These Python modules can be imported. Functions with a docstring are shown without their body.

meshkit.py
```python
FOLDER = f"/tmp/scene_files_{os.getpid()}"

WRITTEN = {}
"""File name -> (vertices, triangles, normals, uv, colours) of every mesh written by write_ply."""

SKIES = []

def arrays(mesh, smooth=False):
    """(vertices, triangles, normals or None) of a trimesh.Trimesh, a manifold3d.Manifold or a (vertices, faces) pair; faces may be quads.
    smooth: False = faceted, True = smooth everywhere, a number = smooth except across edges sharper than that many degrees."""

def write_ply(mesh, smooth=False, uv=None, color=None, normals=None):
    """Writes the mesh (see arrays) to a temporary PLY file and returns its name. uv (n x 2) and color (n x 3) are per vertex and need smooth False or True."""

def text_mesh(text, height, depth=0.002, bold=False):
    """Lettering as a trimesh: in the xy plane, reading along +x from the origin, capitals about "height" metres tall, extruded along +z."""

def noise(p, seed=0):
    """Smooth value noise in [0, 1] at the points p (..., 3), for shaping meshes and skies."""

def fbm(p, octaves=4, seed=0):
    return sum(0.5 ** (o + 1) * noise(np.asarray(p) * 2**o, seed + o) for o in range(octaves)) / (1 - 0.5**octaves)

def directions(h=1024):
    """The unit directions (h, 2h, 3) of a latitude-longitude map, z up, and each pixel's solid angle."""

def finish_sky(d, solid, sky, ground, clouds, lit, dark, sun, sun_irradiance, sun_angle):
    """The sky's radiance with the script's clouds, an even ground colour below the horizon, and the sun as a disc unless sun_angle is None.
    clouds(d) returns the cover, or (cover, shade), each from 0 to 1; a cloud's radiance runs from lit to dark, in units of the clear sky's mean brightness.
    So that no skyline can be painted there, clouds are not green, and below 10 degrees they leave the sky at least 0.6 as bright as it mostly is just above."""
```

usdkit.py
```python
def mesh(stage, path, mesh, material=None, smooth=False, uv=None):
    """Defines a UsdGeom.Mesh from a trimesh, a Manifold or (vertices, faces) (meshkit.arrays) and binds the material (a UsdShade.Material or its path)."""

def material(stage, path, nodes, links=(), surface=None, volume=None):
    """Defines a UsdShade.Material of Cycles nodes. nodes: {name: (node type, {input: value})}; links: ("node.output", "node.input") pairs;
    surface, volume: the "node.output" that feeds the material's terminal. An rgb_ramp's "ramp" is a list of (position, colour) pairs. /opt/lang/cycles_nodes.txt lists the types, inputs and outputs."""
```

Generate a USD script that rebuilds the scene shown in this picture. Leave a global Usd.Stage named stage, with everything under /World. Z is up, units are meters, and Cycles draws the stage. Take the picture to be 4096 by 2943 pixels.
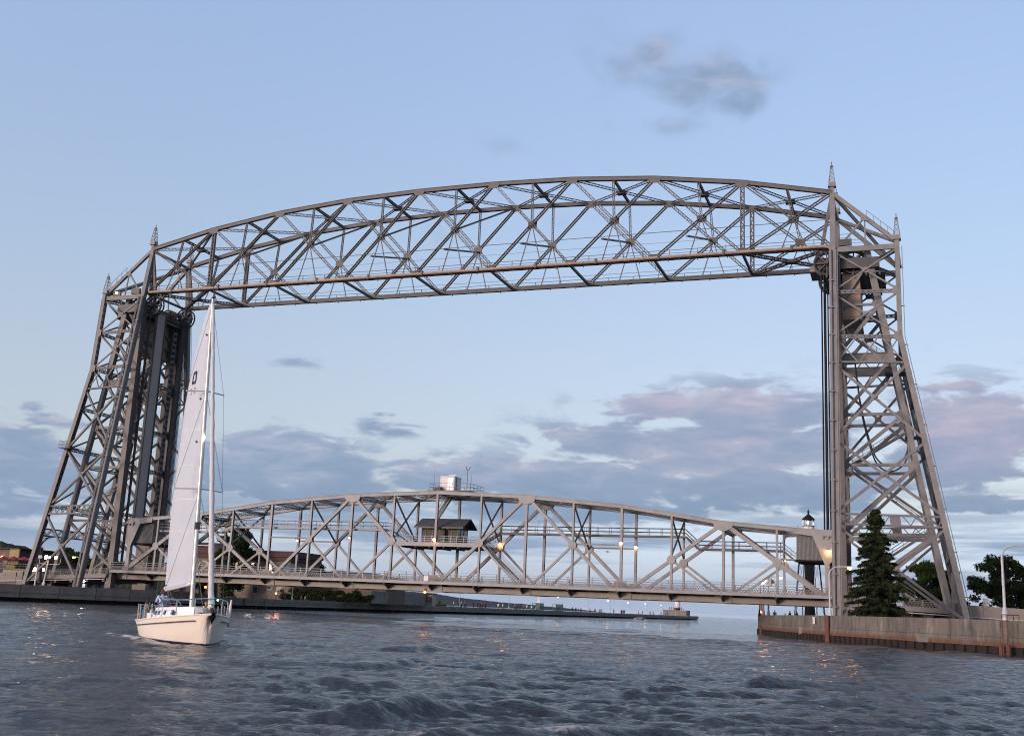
import math, random, numpy as np, usdkit, meshkit, manifold3d as m3
from pxr import Usd, UsdGeom, UsdLux, UsdShade, Gf, Sdf, Vt
PI = math.pi
stage = Usd.Stage.CreateInMemory()
UsdGeom.SetStageUpAxis(stage, UsdGeom.Tokens.z); UsdGeom.SetStageMetersPerUnit(stage, 1.0)
stage.SetDefaultPrim(UsdGeom.Xform.Define(stage, '/World').GetPrim())
UsdGeom.Scope.Define(stage, '/World/Looks')
# ================================================================ camera
EYE = np.array((68.43, -161.40, 2.21)); YAW, PITCH, ROLL = 0.3522, 0.2161, 0.0437
EXPOSURE = 1.55; HAZE = 9e-6
def camera_rows():
    f = np.array([-math.sin(YAW) * math.cos(PITCH), math.cos(YAW) * math.cos(PITCH), math.sin(PITCH)])
    r = np.cross(f, [0, 0, 1]); r /= np.linalg.norm(r); u = np.cross(r, f)
    c, s = math.cos(ROLL), math.sin(ROLL)
    return c * r + s * u, -s * r + c * u, f
_r, _u, _f = camera_rows()
cam = UsdGeom.Camera.Define(stage, '/World/camera')
cam.CreateFocalLengthAttr(36 * 4363.7 / 4096); cam.CreateHorizontalApertureAttr(36.0); cam.CreateVerticalApertureAttr(36.0 * 735 / 1024)
cam.CreateClippingRangeAttr(Gf.Vec2f(0.5, 80000)); cam.CreateExposureAttr(EXPOSURE)
_m = Gf.Matrix4d(1)
for i, row in enumerate((_r, _u, -_f, EYE)): _m.SetRow(i, Gf.Vec4d(*map(float, row), 1.0 if i == 3 else 0.0))
cam.AddTransformOp().Set(_m)
# ================================================================ sky and sun
SUN_EL, SUN_TO = math.radians(8.0), (-0.50, -0.866)
SUN_ROT = math.atan2(*SUN_TO); SKY_STRENGTH = 0.15; EVEN, EVEN_AZ = .3, 110.0; SUN_POWER = 0.20
# each cloud: azimuth, elevation, half width, half height (degrees), cover, how pink it is lit
CLOUDS = [(-32.7, 6.6, 6.0, 1.39, 1.0, 0), (-30.2, 5.3, 6.1, .76, .9, 0), (-34.8, 7.6, 2.5, .63, .55, .05), (-21.9, 6.6, 5.5, .91, .95, .15),
  (-16.6, 6.1, 9.1, 1.42, 1.0, .1), (-16.0, 8.8, 4.3, .78, .75, .35), (-12.1, 10.5, 4.3, .71, .85, .6), (-8.2, 10.5, 5.5, 1.16, .85, .55),
  (-8.9, 8.4, 8.2, 1.67, .95, .45), (-6.4, 6.5, 8.6, 1.14, .85, .15), (3.2, 8.9, 4.7, 2.04, 1.0, .75), (2.2, 11.5, 2.0, .27, .75, .9),
  (3.6, 5.8, 4.9, .47, .7, .1), (-44.3, 5.8, 3.9, 1.3, .95, 0), (-42.6, 7.9, 2.3, .34, .7, .3), (-44.1, 8.5, .7, .21, .7, 0), (-44.9, 3.8, 3.2, .7, .6, 0),
  (-26.5, 8.9, 2.0, .42, .62, .15), (-26.7, 9.6, .9, .18, .5, .1), (-31.6, 11.9, 1.4, .33, .38, .3), (-13.6, 28.4, 3.7, 1.33, .42, .35), (-10.3, 27.1, 4.6, 1.33, .55, .2),
  (-8.2, 26.0, 2.3, .61, .6, 0), (-11.9, 25.0, 2.8, .5, .42, .2), (-20.7, 23.8, 2.0, .57, .25, .4), (-16.6, 20.2, 2.2, .64, .25, .4), (-24.6, 19.2, 1.5, .64, .2, .4),
  (25, 9, 16, 2, 1, .5), (70, 8, 20, 2.2, 1, .5), (-75, 7, 18, 2, 1, .2), (120, 9, 20, 2, 1, .5), (-120, 8, 16, 1.5, .9, .6), (170, 8, 20, 2, .9, .7)]
def build_sky():
    n, L = {}, []
    cnt = [0]
    def node(kind, links=(), **inp):
        cnt[0] += 1; k = f'n{cnt[0]}'
        n[k] = (kind, inp)
        for a, b in links: L.append((a, f'{k}.{b}'))
        return k
    def mth(op, a, b=None, c=None):
        inp, lk = {'math_type': op}, []
        for i, v in enumerate((a, b, c)):
            if v is None: continue
            if isinstance(v, str): lk.append((v, f'value{i + 1}'))
            else: inp[f'value{i + 1}'] = float(v)
        return node('math', lk, **inp) + '.value'
    geo = node('geometry'); sp = node('separate_xyz', [(geo + '.position', 'vector')])
    az = mth('multiply', mth('arctan2', sp + '.x', sp + '.y'), 57.29578)
    el = mth('multiply', mth('arcsine', sp + '.z'), 57.29578)
    sky = node('sky_texture', sky_type='single_scattering', sun_disc=False, sun_elevation=SUN_EL, sun_rotation=SUN_ROT, altitude=200.0, air_density=1.0, aerosol_density=1.0, ozone_density=2.0)
    elf = mth('divide', mth('maximum', el, 0.0), 40.0)
    # dusk haze: the low sky turns from yellow to pale blue, the same all round
    tint = node('rgb_ramp', [(elf, 'fac')], ramp=[(0.0, (0.404, 0.588, 1.432)), (0.05, (0.429, 0.467, 0.856)), (0.15, (0.586, 0.458, 0.486)), (0.3, (0.796, 0.584, 0.55)), (0.45, (0.945, 0.71, 0.652)), (0.8, (1.277, 0.965, 0.91)), (1, (1.277, 0.965, 0.936))])
    clear = node('mix', [(sky + '.color', 'color1'), (tint + '.color', 'color2')], mix_type='multiply', fac=1.0) + '.color'
    # warped coordinates in degrees
    v = node('combine_xyz', [(mth('multiply', az, .30), 'x'), (mth('multiply', el, .95), 'y')]) + '.vector'
    nz = node('noise_texture', [(v, 'vector')], scale=1.0, detail=9.0, roughness=.6, distortion=.35) + '.fac'
    v2 = node('combine_xyz', [(mth('multiply', az, .05), 'x'), (mth('multiply', el, .75), 'y')]) + '.vector'
    nb = node('noise_texture', [(v2, 'vector')], scale=1.0, detail=6.0, roughness=.55) + '.fac'
    total, pink, core = None, None, None
    for a, e, ra, re, w, pk in CLOUDS:
        dx = mth('divide', mth('subtract', az, a), ra); dy = mth('divide', mth('subtract', el, e), re * 1.35)
        g = mth('multiply', mth('exponent', mth('multiply', mth('add', mth('multiply', dx, dx), mth('multiply', dy, dy)), -1.1)), w)
        up = mth('multiply', g, dy)                                          # towards the cloud's top
        total = g if total is None else mth('maximum', total, g)
        core = up if core is None else mth('add', core, up)
        if pk: p_ = mth('multiply', g, pk); pink = p_ if pink is None else mth('maximum', pink, p_)
    dens = mth('add', total, mth('multiply', mth('subtract', nz, .5), 2.5))
    cover = node('map_range', [(dens, 'value')], range_type='smoothstep', from_min=.14, from_max=.52, to_min=0.0, to_max=1.0, clamp=True) + '.result'
    cover = mth('multiply', cover, mth('minimum', mth('multiply', total, 2.1), .92))
    soft = node('noise_texture', [(node('combine_xyz', [(mth('multiply', az, .34), 'x'), (mth('multiply', el, .42), 'y')]) + '.vector', 'vector')], scale=1.0, detail=5.0, roughness=.52, distortion=.4) + '.fac'
    high = node('map_range', [(mth('add', total, mth('multiply', mth('subtract', soft, .5), 1.5)), 'value')], range_type='smoothstep', from_min=.02, from_max=.72, to_min=0.0, to_max=1.0, clamp=True) + '.result'
    high = mth('multiply', high, mth('minimum', mth('multiply', total, 2.6), .85))
    isup = node('map_range', [(el, 'value')], from_min=15.0, from_max=18.0, to_min=0.0, to_max=1.0, clamp=True) + '.result'
    cover = mth('add', mth('multiply', cover, mth('subtract', 1.0, isup)), mth('multiply', high, isup))
    # thin stratus streaks low down, everywhere
    low = node('map_range', [(el, 'value')], range_type='smoothstep', from_min=8.5, from_max=3.0, to_min=0.0, to_max=1.0, clamp=True) + '.result'
    band = node('map_range', [(nb, 'value')], range_type='smoothstep', from_min=.45, from_max=.58, to_min=0.0, to_max=.9, clamp=True) + '.result'
    band = mth('multiply', band, low)
    cover = mth('maximum', cover, band)
    light = node('map_range', [(mth('add', mth('multiply', core, .45), mth('multiply', mth('subtract', nz, .5), -1.6)), 'value')], from_min=-.45, from_max=.55, to_min=0.0, to_max=1.0, clamp=True) + '.result'
    ccol = node('rgb_ramp', [(light, 'fac')], ramp=[(0, (.47, .69, 1.04)), (.45, (.60, .82, 1.19)), (.8, (.95, 1.06, 1.38)), (1, (1.4, 1.4, 1.58))]) + '.color'
    pcol = node('rgb_ramp', [(light, 'fac')], ramp=[(0, (.58, .74, 1.12)), (.5, (.88, .91, 1.24)), (1, (1.42, 1.18, 1.38))]) + '.color'
    pf = node('map_range', [(pink, 'value')], from_min=.05, from_max=.7, to_min=0.0, to_max=1.0, clamp=True) + '.result'
    ccol = node('mix', [(ccol, 'color1'), (pcol, 'color2'), (pf, 'fac')]) + '.color'
    # the lowest air is hazy and bluish
    hz = node('map_range', [(el, 'value')], range_type='smoothstep', from_min=3.4, from_max=.2, to_min=0.0, to_max=.75, clamp=True) + '.result'
    even = mth('multiply_add', node('math', [(mth('multiply', mth('add', az, EVEN_AZ), .0174533), 'value1')], math_type='cosine') + '.value', EVEN, 1.0)
    clear = node('mix', [(clear, 'color1'), (node('combine_xyz', [(even, 'x'), (even, 'y'), (even, 'z')]) + '.vector', 'color2')], mix_type='multiply', fac=1.0) + '.color'
    out = node('mix', [(clear, 'color1'), (ccol, 'color2'), (cover, 'fac')]) + '.color'
    out = node('mix', [(out, 'color1'), (hz, 'fac')], color2=(1.0, 1.18, 1.54)) + '.color'
    bg = node('background_shader', [(out, 'color')], strength=SKY_STRENGTH)
    m = usdkit.material(stage, '/World/Looks/sky', n, L, surface=bg + '.background')
    d = UsdLux.DomeLight.Define(stage, '/World/sky'); p = d.GetPrim()
    UsdShade.MaterialBindingAPI.Apply(p).Bind(m); p.SetCustomDataByKey('kind', 'structure')
build_sky()
sun = UsdLux.DistantLight.Define(stage, '/World/sun')
sun.CreateIntensityAttr(SUN_POWER); sun.CreateNormalizeAttr(True); sun.CreateAngleAttr(14.0); sun.CreateColorAttr(Gf.Vec3f(1.0, .84, .77))
def _aim(d):                                                             # the light shines along its -z
    z = np.array(d) / np.linalg.norm(d); x = np.cross([0, 0, 1], z); x /= np.linalg.norm(x); y = np.cross(z, x)
    m = Gf.Matrix4d(1)
    for i, r in enumerate((x, y, z)): m.SetRow(i, Gf.Vec4d(*map(float, r), 0))
    return m
_h = np.array(SUN_TO) / np.hypot(*SUN_TO) * math.cos(SUN_EL)
sun.AddTransformOp().Set(_aim((_h[0], _h[1], math.sin(SUN_EL))))

# ================================================================ helpers
used = {}
def numbered(parent, name):
    k = (parent, name); i = used.get(k, 0); used[k] = i + 1
    return f'{parent}/{name}' if i == 0 else f'{parent}/{name}_{i:03d}'
def tag(p, label=None, cat=None, group=None, kind=None):
    p = p.GetPrim() if hasattr(p, 'GetPrim') else p
    for k, v in (('label', label), ('category', cat), ('group', group), ('kind', kind)):
        if v: p.SetCustomDataByKey(k, v)
    return p
def thing(name, label, cat, loc=(0, 0, 0), rot=0.0, group=None, kind=None):
    x = UsdGeom.Xform.Define(stage, numbered('/World', name))
    x.AddTranslateOp().Set(Gf.Vec3d(*map(float, loc))); x.AddRotateZOp().Set(float(rot))
    tag(x, label, cat, group, kind)
    return str(x.GetPath())
def sub(parent, name):
    return str(UsdGeom.Xform.Define(stage, numbered(parent, name)).GetPath())
def copy(src, loc, rot=0.0, label=None, group=None, scale=None):
    s = stage.GetPrimAtPath(src); name = src.rsplit('/', 1)[1]
    base = name[:-4] if name[-4:-3] == '_' and name[-3:].isdigit() else name
    x = UsdGeom.Xform.Define(stage, numbered('/World', base))
    x.GetPrim().GetReferences().AddInternalReference(s.GetPath()); x.GetPrim().SetInstanceable(True)
    x.ClearXformOpOrder()
    for op in ('xformOp:translate', 'xformOp:rotateZ'):
        pass
    x.AddTranslateOp().Set(Gf.Vec3d(*map(float, loc))); x.AddRotateZOp().Set(float(rot))
    if scale: x.AddScaleOp().Set(Gf.Vec3f(*([scale] * 3 if np.isscalar(scale) else scale)))
    tag(x, label, s.GetCustomDataByKey('category'), group or s.GetCustomDataByKey('group'))
    return str(x.GetPath())
BOXF = np.array([(0, 2, 1), (0, 3, 2), (4, 5, 6), (4, 6, 7), (0, 1, 5), (0, 5, 4), (1, 2, 6), (1, 6, 5), (2, 3, 7), (2, 7, 6), (3, 0, 4), (3, 4, 7)])
A = lambda *p: np.array(p, float)
def unit(v): return v / max(np.linalg.norm(v), 1e-9)
class MB:
    def __init__(s): s.v, s.f, s.n = [], [], 0
    def add(s, v, f):
        s.v.append(np.asarray(v, float)); s.f.append(np.asarray(f) + s.n); s.n += len(v); return s
    def mesh(s): return np.vstack(s.v), np.vstack(s.f)
    def box(s, x0, x1, y0, y1, z0, z1):
        return s.add([(x0, y0, z0), (x1, y0, z0), (x1, y1, z0), (x0, y1, z0), (x0, y0, z1), (x1, y0, z1), (x1, y1, z1), (x0, y1, z1)], BOXF)
    def beam(s, p0, p1, w, h, ref=(0, 1, 0), w1=None, h1=None):
        """box from p0 to p1; w along ref, h across it"""
        p0, p1 = A(*p0), A(*p1); d = unit(p1 - p0); r = np.asarray(ref, float)
        r = r - d * (r @ d)
        if np.linalg.norm(r) < 1e-6: r = np.cross(d, (1, 0, 0))
        r = unit(r); q = np.cross(d, r); w1 = w if w1 is None else w1; h1 = h if h1 is None else h1
        v = [p + r * a * ww / 2 + q * b * hh / 2 for p, ww, hh in ((p0, w, h), (p1, w1, h1)) for a, b in ((-1, -1), (1, -1), (1, 1), (-1, 1))]
        return s.add(v, BOXF)
    def laced(s, p0, p1, w, h, ref=(0, 1, 0), t=.07, pitch=1.0, faces=(-1, 1)):
        """two flats joined by zigzag lacing bars: h is the depth of the member, the lacing lies in the faces across ref"""
        p0, p1 = A(*p0), A(*p1); d = unit(p1 - p0); r = np.asarray(ref, float); r = unit(r - d * (r @ d)); q = np.cross(d, r)
        for b in (-1, 1): s.beam(p0 + q * b * h / 2, p1 + q * b * h / 2, w, t * 1.6, r)
        Ln = np.linalg.norm(p1 - p0); k = max(2, int(Ln / (h * pitch)))
        for fc in faces:
            for i in range(k):
                a, c = (i / k, (i + 1) / k); sg = 1 if i % 2 else -1
                s.beam(p0 + d * Ln * a + q * sg * h / 2 + r * fc * w / 2, p0 + d * Ln * c - q * sg * h / 2 + r * fc * w / 2, t * .4, t, r)
        return s
    def tube(s, pts, r, n=8, cap=True):
        pts = np.asarray(pts, float); k = len(pts); rr = np.full(k, r) if np.isscalar(r) else np.asarray(r, float)
        t = np.gradient(pts, axis=0); t /= np.maximum(np.linalg.norm(t, axis=1, keepdims=True), 1e-9)
        up = A(0, 0, 1) if abs(t[0, 2]) < .9 else A(1, 0, 0); vs = []
        for i in range(k):
            x = unit(np.cross(t[i], up)); y = np.cross(x, t[i]); up = y
            a = np.arange(n) * 2 * PI / n
            vs.append(pts[i] + rr[i] * (np.cos(a)[:, None] * x + np.sin(a)[:, None] * y))
        v = np.vstack(vs); f = []
        for i in range(k - 1):
            for j in range(n):
                a, b = i * n + j, i * n + (j + 1) % n
                f += [(a, b, b + n), (a, b + n, a + n)]
        if cap:
            v = np.vstack([v, pts[0], pts[-1]]); c0, c1 = k * n, k * n + 1
            for j in range(n): f += [(c0, (j + 1) % n, j), (c1, (k - 1) * n + j, (k - 1) * n + (j + 1) % n)]
        return s.add(v, f)
    def lathe(s, prof, c=(0, 0, 0), n=16):
        prof = np.asarray(prof, float); a = np.arange(n) * 2 * PI / n; k = len(prof)
        v = np.array([(c[0] + r * math.cos(t), c[1] + r * math.sin(t), c[2] + z) for r, z in prof for t in a]); f = []
        for i in range(k - 1):
            for j in range(n):
                p, q = i * n + j, i * n + (j + 1) % n
                f += [(p, q, q + n), (p, q + n, p + n)]
        return s.add(v, f)
    def poly(s, pts, thick, normal):
        """a flat plate: convex polygon pts (3-D, in order) given thickness along normal"""
        p = np.asarray(pts, float); k = len(p); nn = unit(np.asarray(normal, float)) * thick / 2
        v = np.vstack([p - nn, p + nn]); f = [(0, i + 1, i) for i in range(1, k - 1)] + [(k, k + i, k + i + 1) for i in range(1, k - 1)]
        for i in range(k): j = (i + 1) % k; f += [(i, j, k + j), (i, k + j, k + i)]
        return s.add(v, f)
    def ball(s, c, r, n=8):
        r3 = np.full(3, r) if np.isscalar(r) else np.asarray(r, float); v, f = [], []
        for i in range(n // 2 + 1):
            th = PI * i / (n // 2)
            for j in range(n): v.append((c[0] + r3[0] * math.sin(th) * math.cos(2 * PI * j / n), c[1] + r3[1] * math.sin(th) * math.sin(2 * PI * j / n), c[2] + r3[2] * math.cos(th)))
        for i in range(n // 2):
            for j in range(n):
                a, b = i * n + j, i * n + (j + 1) % n
                f += [(a, a + n, b + n), (a, b + n, b)]
        return s.add(v, f)
def put(parent, name, mb, mat, smooth=False, label=None, cat=None, group=None, kind=None):
    path = numbered(parent, name)
    m = usdkit.mesh(stage, path, mb.mesh() if isinstance(mb, MB) else mb, M[mat], smooth=smooth)
    tag(m, label, cat, group, kind)
    return path
# ================================================================ materials
M = {}
def mat(name, nodes, links, surface='p.BSDF'):
    M[name] = usdkit.material(stage, '/World/Looks/' + name, nodes, links, surface=surface); return M[name]
def plain(name, col, rough=.6, metallic=0.0, var=.18, scale=3.0, spec=.4, bump=0.0):
    c = np.array(col); n = {'g': ('texture_coordinate', {}), 'n': ('noise_texture', {'scale': scale, 'detail': 5.0, 'roughness': .6}), 'r': ('rgb_ramp', {'ramp': [(.25, tuple(c * (1 - var))), (.75, tuple(c * (1 + var)))]}),
         'p': ('principled_bsdf', {'roughness': rough, 'metallic': metallic, 'specular_ior_level': spec})}
    L = [('g.object', 'n.vector'), ('n.fac', 'r.fac'), ('r.color', 'p.base_color')]
    if bump: n['b'] = ('bump', {'strength': bump, 'distance': .05}); L += [('n.fac', 'b.height'), ('b.normal', 'p.normal')]
    return mat(name, n, L)
def glow(name, col, strength):
    return mat(name, {'e': ('emission', {'color': col, 'strength': strength})}, [], surface='e.emission')
def steel(name, base, rust, amount, rough=.5):
    """weathered aluminium paint: blotchy greys, streaks and rust patches"""
    b = np.array(base)
    n = {'g': ('geometry', {}), 'n1': ('noise_texture', {'scale': .7, 'detail': 6.0, 'roughness': .62}), 'n2': ('noise_texture', {'scale': 2.6, 'detail': 8.0, 'roughness': .7}),
         'r': ('rgb_ramp', {'ramp': [(.28, tuple(b * .78)), (.5, tuple(b)), (.74, tuple(b * 1.16))]}),
         'k': ('map_range', {'range_type': 'smoothstep', 'from_min': .60 - amount * .25, 'from_max': .72 - amount * .15, 'to_min': 0.0, 'to_max': .75, 'clamp': True}),
         'x': ('mix', {'color2': rust}), 'p': ('principled_bsdf', {'roughness': rough, 'metallic': .0, 'specular_ior_level': .35})}
    return mat(name, n, [('g.position', 'n1.vector'), ('g.position', 'n2.vector'), ('n1.fac', 'r.fac'), ('n2.fac', 'k.value'), ('k.result', 'x.fac'), ('r.color', 'x.color1'), ('x.color', 'p.base_color')])
steel('silver_steel', (.25, .235, .225), (.20, .13, .09), .06)
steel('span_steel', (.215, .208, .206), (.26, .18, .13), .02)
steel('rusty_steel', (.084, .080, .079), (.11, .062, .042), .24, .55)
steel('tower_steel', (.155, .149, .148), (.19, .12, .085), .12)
steel('pipe_steel', (.27, .20, .16), (.24, .11, .055), .5, .45)
steel('girder_tan', (.17, .152, .135), (.2, .14, .09), .05)
steel('column_steel', (.085, .077, .075), (.1, .06, .045), .12)
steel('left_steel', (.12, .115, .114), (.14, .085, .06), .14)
steel('dark_steel', (.05, .047, .048), (.09, .045, .03), .15)
plain('rope_black', (.018, .018, .02), .6)
plain('counterweight_brown', (.29, .21, .155), .7, var=.25, scale=.5)
plain('corrugated_grey', (.115, .117, .122), .5)
plain('plate_grey', (.27, .225, .21), .6)
plain('roof_charcoal', (.045, .047, .055), .6)
plain('black_iron', (.010, .010, .012), .8, spec=.12)
plain('white_paint', (.52, .5, .48), .5, var=.05)
plain('cream_paint', (.30, .25, .2), .55, var=.05)
plain('asphalt', (.05, .05, .052), .9)
plain('soil_ground', (.10, .10, .085), .95, var=.35, scale=.3)
plain('red_roof', (.04, .009, .009), .7, var=.25, scale=1)
plain('tan_stone', (.125, .102, .08), .8, var=.12, scale=1)
plain('yellow_wall', (.24, .19, .09), .8, var=.12, scale=.8)
plain('brown_wall', (.10, .075, .06), .8, var=.2, scale=.6)
plain('concrete_road', (.18, .158, .142), .85, var=.12, scale=.8)
plain('umbrella_red', (.2, .02, .03), .7)
plain('rust_orange', (.10, .04, .025), .7, var=.3, scale=2)
plain('green_paint', (.03, .10, .085), .6)
plain('galvanised', (.36, .38, .40), .4)
plain('bark', (.045, .035, .03), .9)
plain('skin', (.42, .24, .17), .55, var=.05); plain('hair_brown', (.06, .03, .015), .7); plain('navy_cloth', (.02, .03, .07), .8); plain('blue_shirt', (.33, .43, .66), .8, var=.06)
plain('teal_cloth', (.02, .12, .25), .8); plain('grey_cloth', (.12, .115, .11), .85); plain('black_cloth', (.015, .015, .018), .85); plain('yellow_cloth', (.62, .45, .05), .7); plain('red_cloth', (.35, .05, .05), .8); plain('white_cloth', (.6, .6, .6), .8)
plain('gelcoat_cream', (.70, .59, .46), .28, var=.03, spec=.5); plain('gelcoat_white', (.72, .71, .69), .3, var=.03); plain('boot_blue', (.01, .016, .05), .4); plain('stainless', (.5, .5, .5), .25, metallic=1.0)
plain('mast_alloy', (.46, .45, .42), .35, metallic=.4); plain('smoked_panel', (.03, .04, .07), .15)
glow('lamp_amber', (1.0, .46, .13), 9.0); glow('lamp_warm', (1.0, .62, .30), 8.0); glow('lamp_sodium', (1.0, .40, .10), 26.0); glow('lamp_white', (.85, 1.0, .92), 10.0); glow('lamp_red', (1.0, .07, .02), 8.0); glow('lamp_green', (.25, 1.0, .7), 5.0); glow('lamp_yellow', (1.0, .62, .05), 8.0); glow('mast_light', (1.0, .9, .6), 16.0); glow('lit_window', (1.0, .75, .42), .35)
mat('glass', {'t': ('transparent_bsdf', {'color': (.75, .78, .8)}), 'g': ('glossy_bsdf', {'color': (1, 1, 1), 'roughness': .03}), 'f': ('fresnel', {'IOR': 1.5}), 'm': ('mix_closure', {})}, [('f.fac', 'm.fac'), ('t.BSDF', 'm.closure1'), ('g.BSDF', 'm.closure2')], surface='m.closure')
mat('dark_pane', {'p': ('principled_bsdf', {'base_color': (.03, .035, .04), 'roughness': .06, 'specular_ior_level': .8})}, [])
def cloth_sail(name, col):
    mat(name, {'g': ('texture_coordinate', {}), 'n': ('noise_texture', {'scale': .9, 'detail': 4.0}), 'r': ('rgb_ramp', {'ramp': [(.3, tuple(np.array(col) * .94)), (.7, col)]}), 'p': ('principled_bsdf', {'roughness': .75, 'specular_ior_level': .2}), 't': ('translucent_bsdf', {'color': col}), 'm': ('mix_closure', {'fac': .25})},
        [('g.object', 'n.vector'), ('n.fac', 'r.fac'), ('r.color', 'p.base_color'), ('p.BSDF', 'm.closure1'), ('t.BSDF', 'm.closure2')], surface='m.closure')
cloth_sail('sailcloth', (.55, .585, .625))
def leaf(name, a, b):
    mat(name, {'o': ('geometry', {}), 'n': ('noise_texture', {'scale': .9, 'detail': 3.0}), 'r': ('rgb_ramp', {'ramp': [(.3, a), (.7, b)]}), 'd': ('diffuse_bsdf', {}), 't': ('translucent_bsdf', {}), 'm': ('mix_closure', {'fac': .3})},
        [('o.position', 'n.vector'), ('n.fac', 'r.fac'), ('r.color', 'd.color'), ('r.color', 't.color'), ('d.BSDF', 'm.closure1'), ('t.BSDF', 'm.closure2')], surface='m.closure')
leaf('spruce_needles', (.014, .022, .011), (.04, .052, .026)); leaf('green_leaves', (.020, .034, .010), (.055, .085, .022)); leaf('dark_leaves', (.016, .027, .011), (.04, .06, .02)); leaf('yellow_leaves', (.07, .075, .012), (.13, .12, .02)); leaf('hedge_leaves', (.02, .03, .012), (.04, .06, .02))
# pier concrete: board-marked grey with run-off streaks; rust bleeds up from the steel piles along the bottom edge
mat('pier_concrete', {'g': ('geometry', {}), 's': ('separate_xyz', {}), 'm1': ('mapping', {'scale': (.75, .75, .16)}), 'n1': ('noise_texture', {'scale': 2.2, 'detail': 6.0, 'roughness': .65}), 'n2': ('noise_texture', {'scale': .35, 'detail': 5.0}), 'm3': ('mapping', {'scale': (1.6, 1.6, .25)}), 'n3': ('noise_texture', {'scale': 1.6, 'detail': 5.0, 'roughness': .6}),
     'r': ('rgb_ramp', {'ramp': [(.30, (.045, .041, .037)), (.42, (.112, .102, .091)), (.58, (.152, .138, .122)), (.74, (.25, .228, .203))]}), 'r2': ('rgb_ramp', {'ramp': [(.3, (.75, .75, .75)), (.7, (1.1, 1.08, 1.05))]}), 'mx': ('mix', {'mix_type': 'multiply', 'fac': 1.0}),
     'lo': ('map_range', {'range_type': 'smoothstep', 'from_min': 1.3, 'from_max': .92, 'to_min': 0.0, 'to_max': 1.0, 'clamp': True}), 'k': ('map_range', {'range_type': 'smoothstep', 'from_min': .30, 'from_max': .55, 'to_min': .15, 'to_max': .95, 'clamp': True}), 'kk': ('math', {'math_type': 'multiply'}), 'x': ('mix', {'color2': (.115, .053, .027)}),
     'b': ('bump', {'strength': .4, 'distance': .04}), 'p': ('principled_bsdf', {'roughness': .85, 'specular_ior_level': .2})},
    [('g.position', 's.vector'), ('g.position', 'm1.vector'), ('m1.vector', 'n1.vector'), ('g.position', 'n2.vector'), ('g.position', 'm3.vector'), ('m3.vector', 'n3.vector'), ('n1.fac', 'r.fac'), ('n2.fac', 'r2.fac'), ('r.color', 'mx.color1'), ('r2.color', 'mx.color2'), ('s.z', 'lo.value'), ('n3.fac', 'k.value'), ('lo.result', 'kk.value1'), ('k.result', 'kk.value2'), ('kk.value', 'x.fac'), ('mx.color', 'x.color1'), ('x.color', 'p.base_color'), ('n1.fac', 'b.height'), ('b.normal', 'p.normal')])
plain('old_concrete', (.16, .145, .13), .9, var=.3, scale=.6)
plain('sheet_pile', (.014, .010, .009), .85, var=.3, scale=1.5)
mat('hill_forest', {'g': ('geometry', {}), 'n': ('noise_texture', {'scale': .012, 'detail': 8.0, 'roughness': .7}), 'r': ('rgb_ramp', {'ramp': [(.35, (.018, .026, .018)), (.65, (.05, .06, .035))]}), 'p': ('diffuse_bsdf', {})}, [('g.position', 'n.vector'), ('n.fac', 'r.fac'), ('r.color', 'p.color')])
plain('rust_dark', (.11, .04, .02), .8, var=.3, scale=2)
mat('far_hill', {'p': ('diffuse_bsdf', {'color': (.022, .036, .045)})}, [], surface='p.BSDF')
plain('pale_brick', (.17, .12, .095), .85, var=.1)
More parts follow.
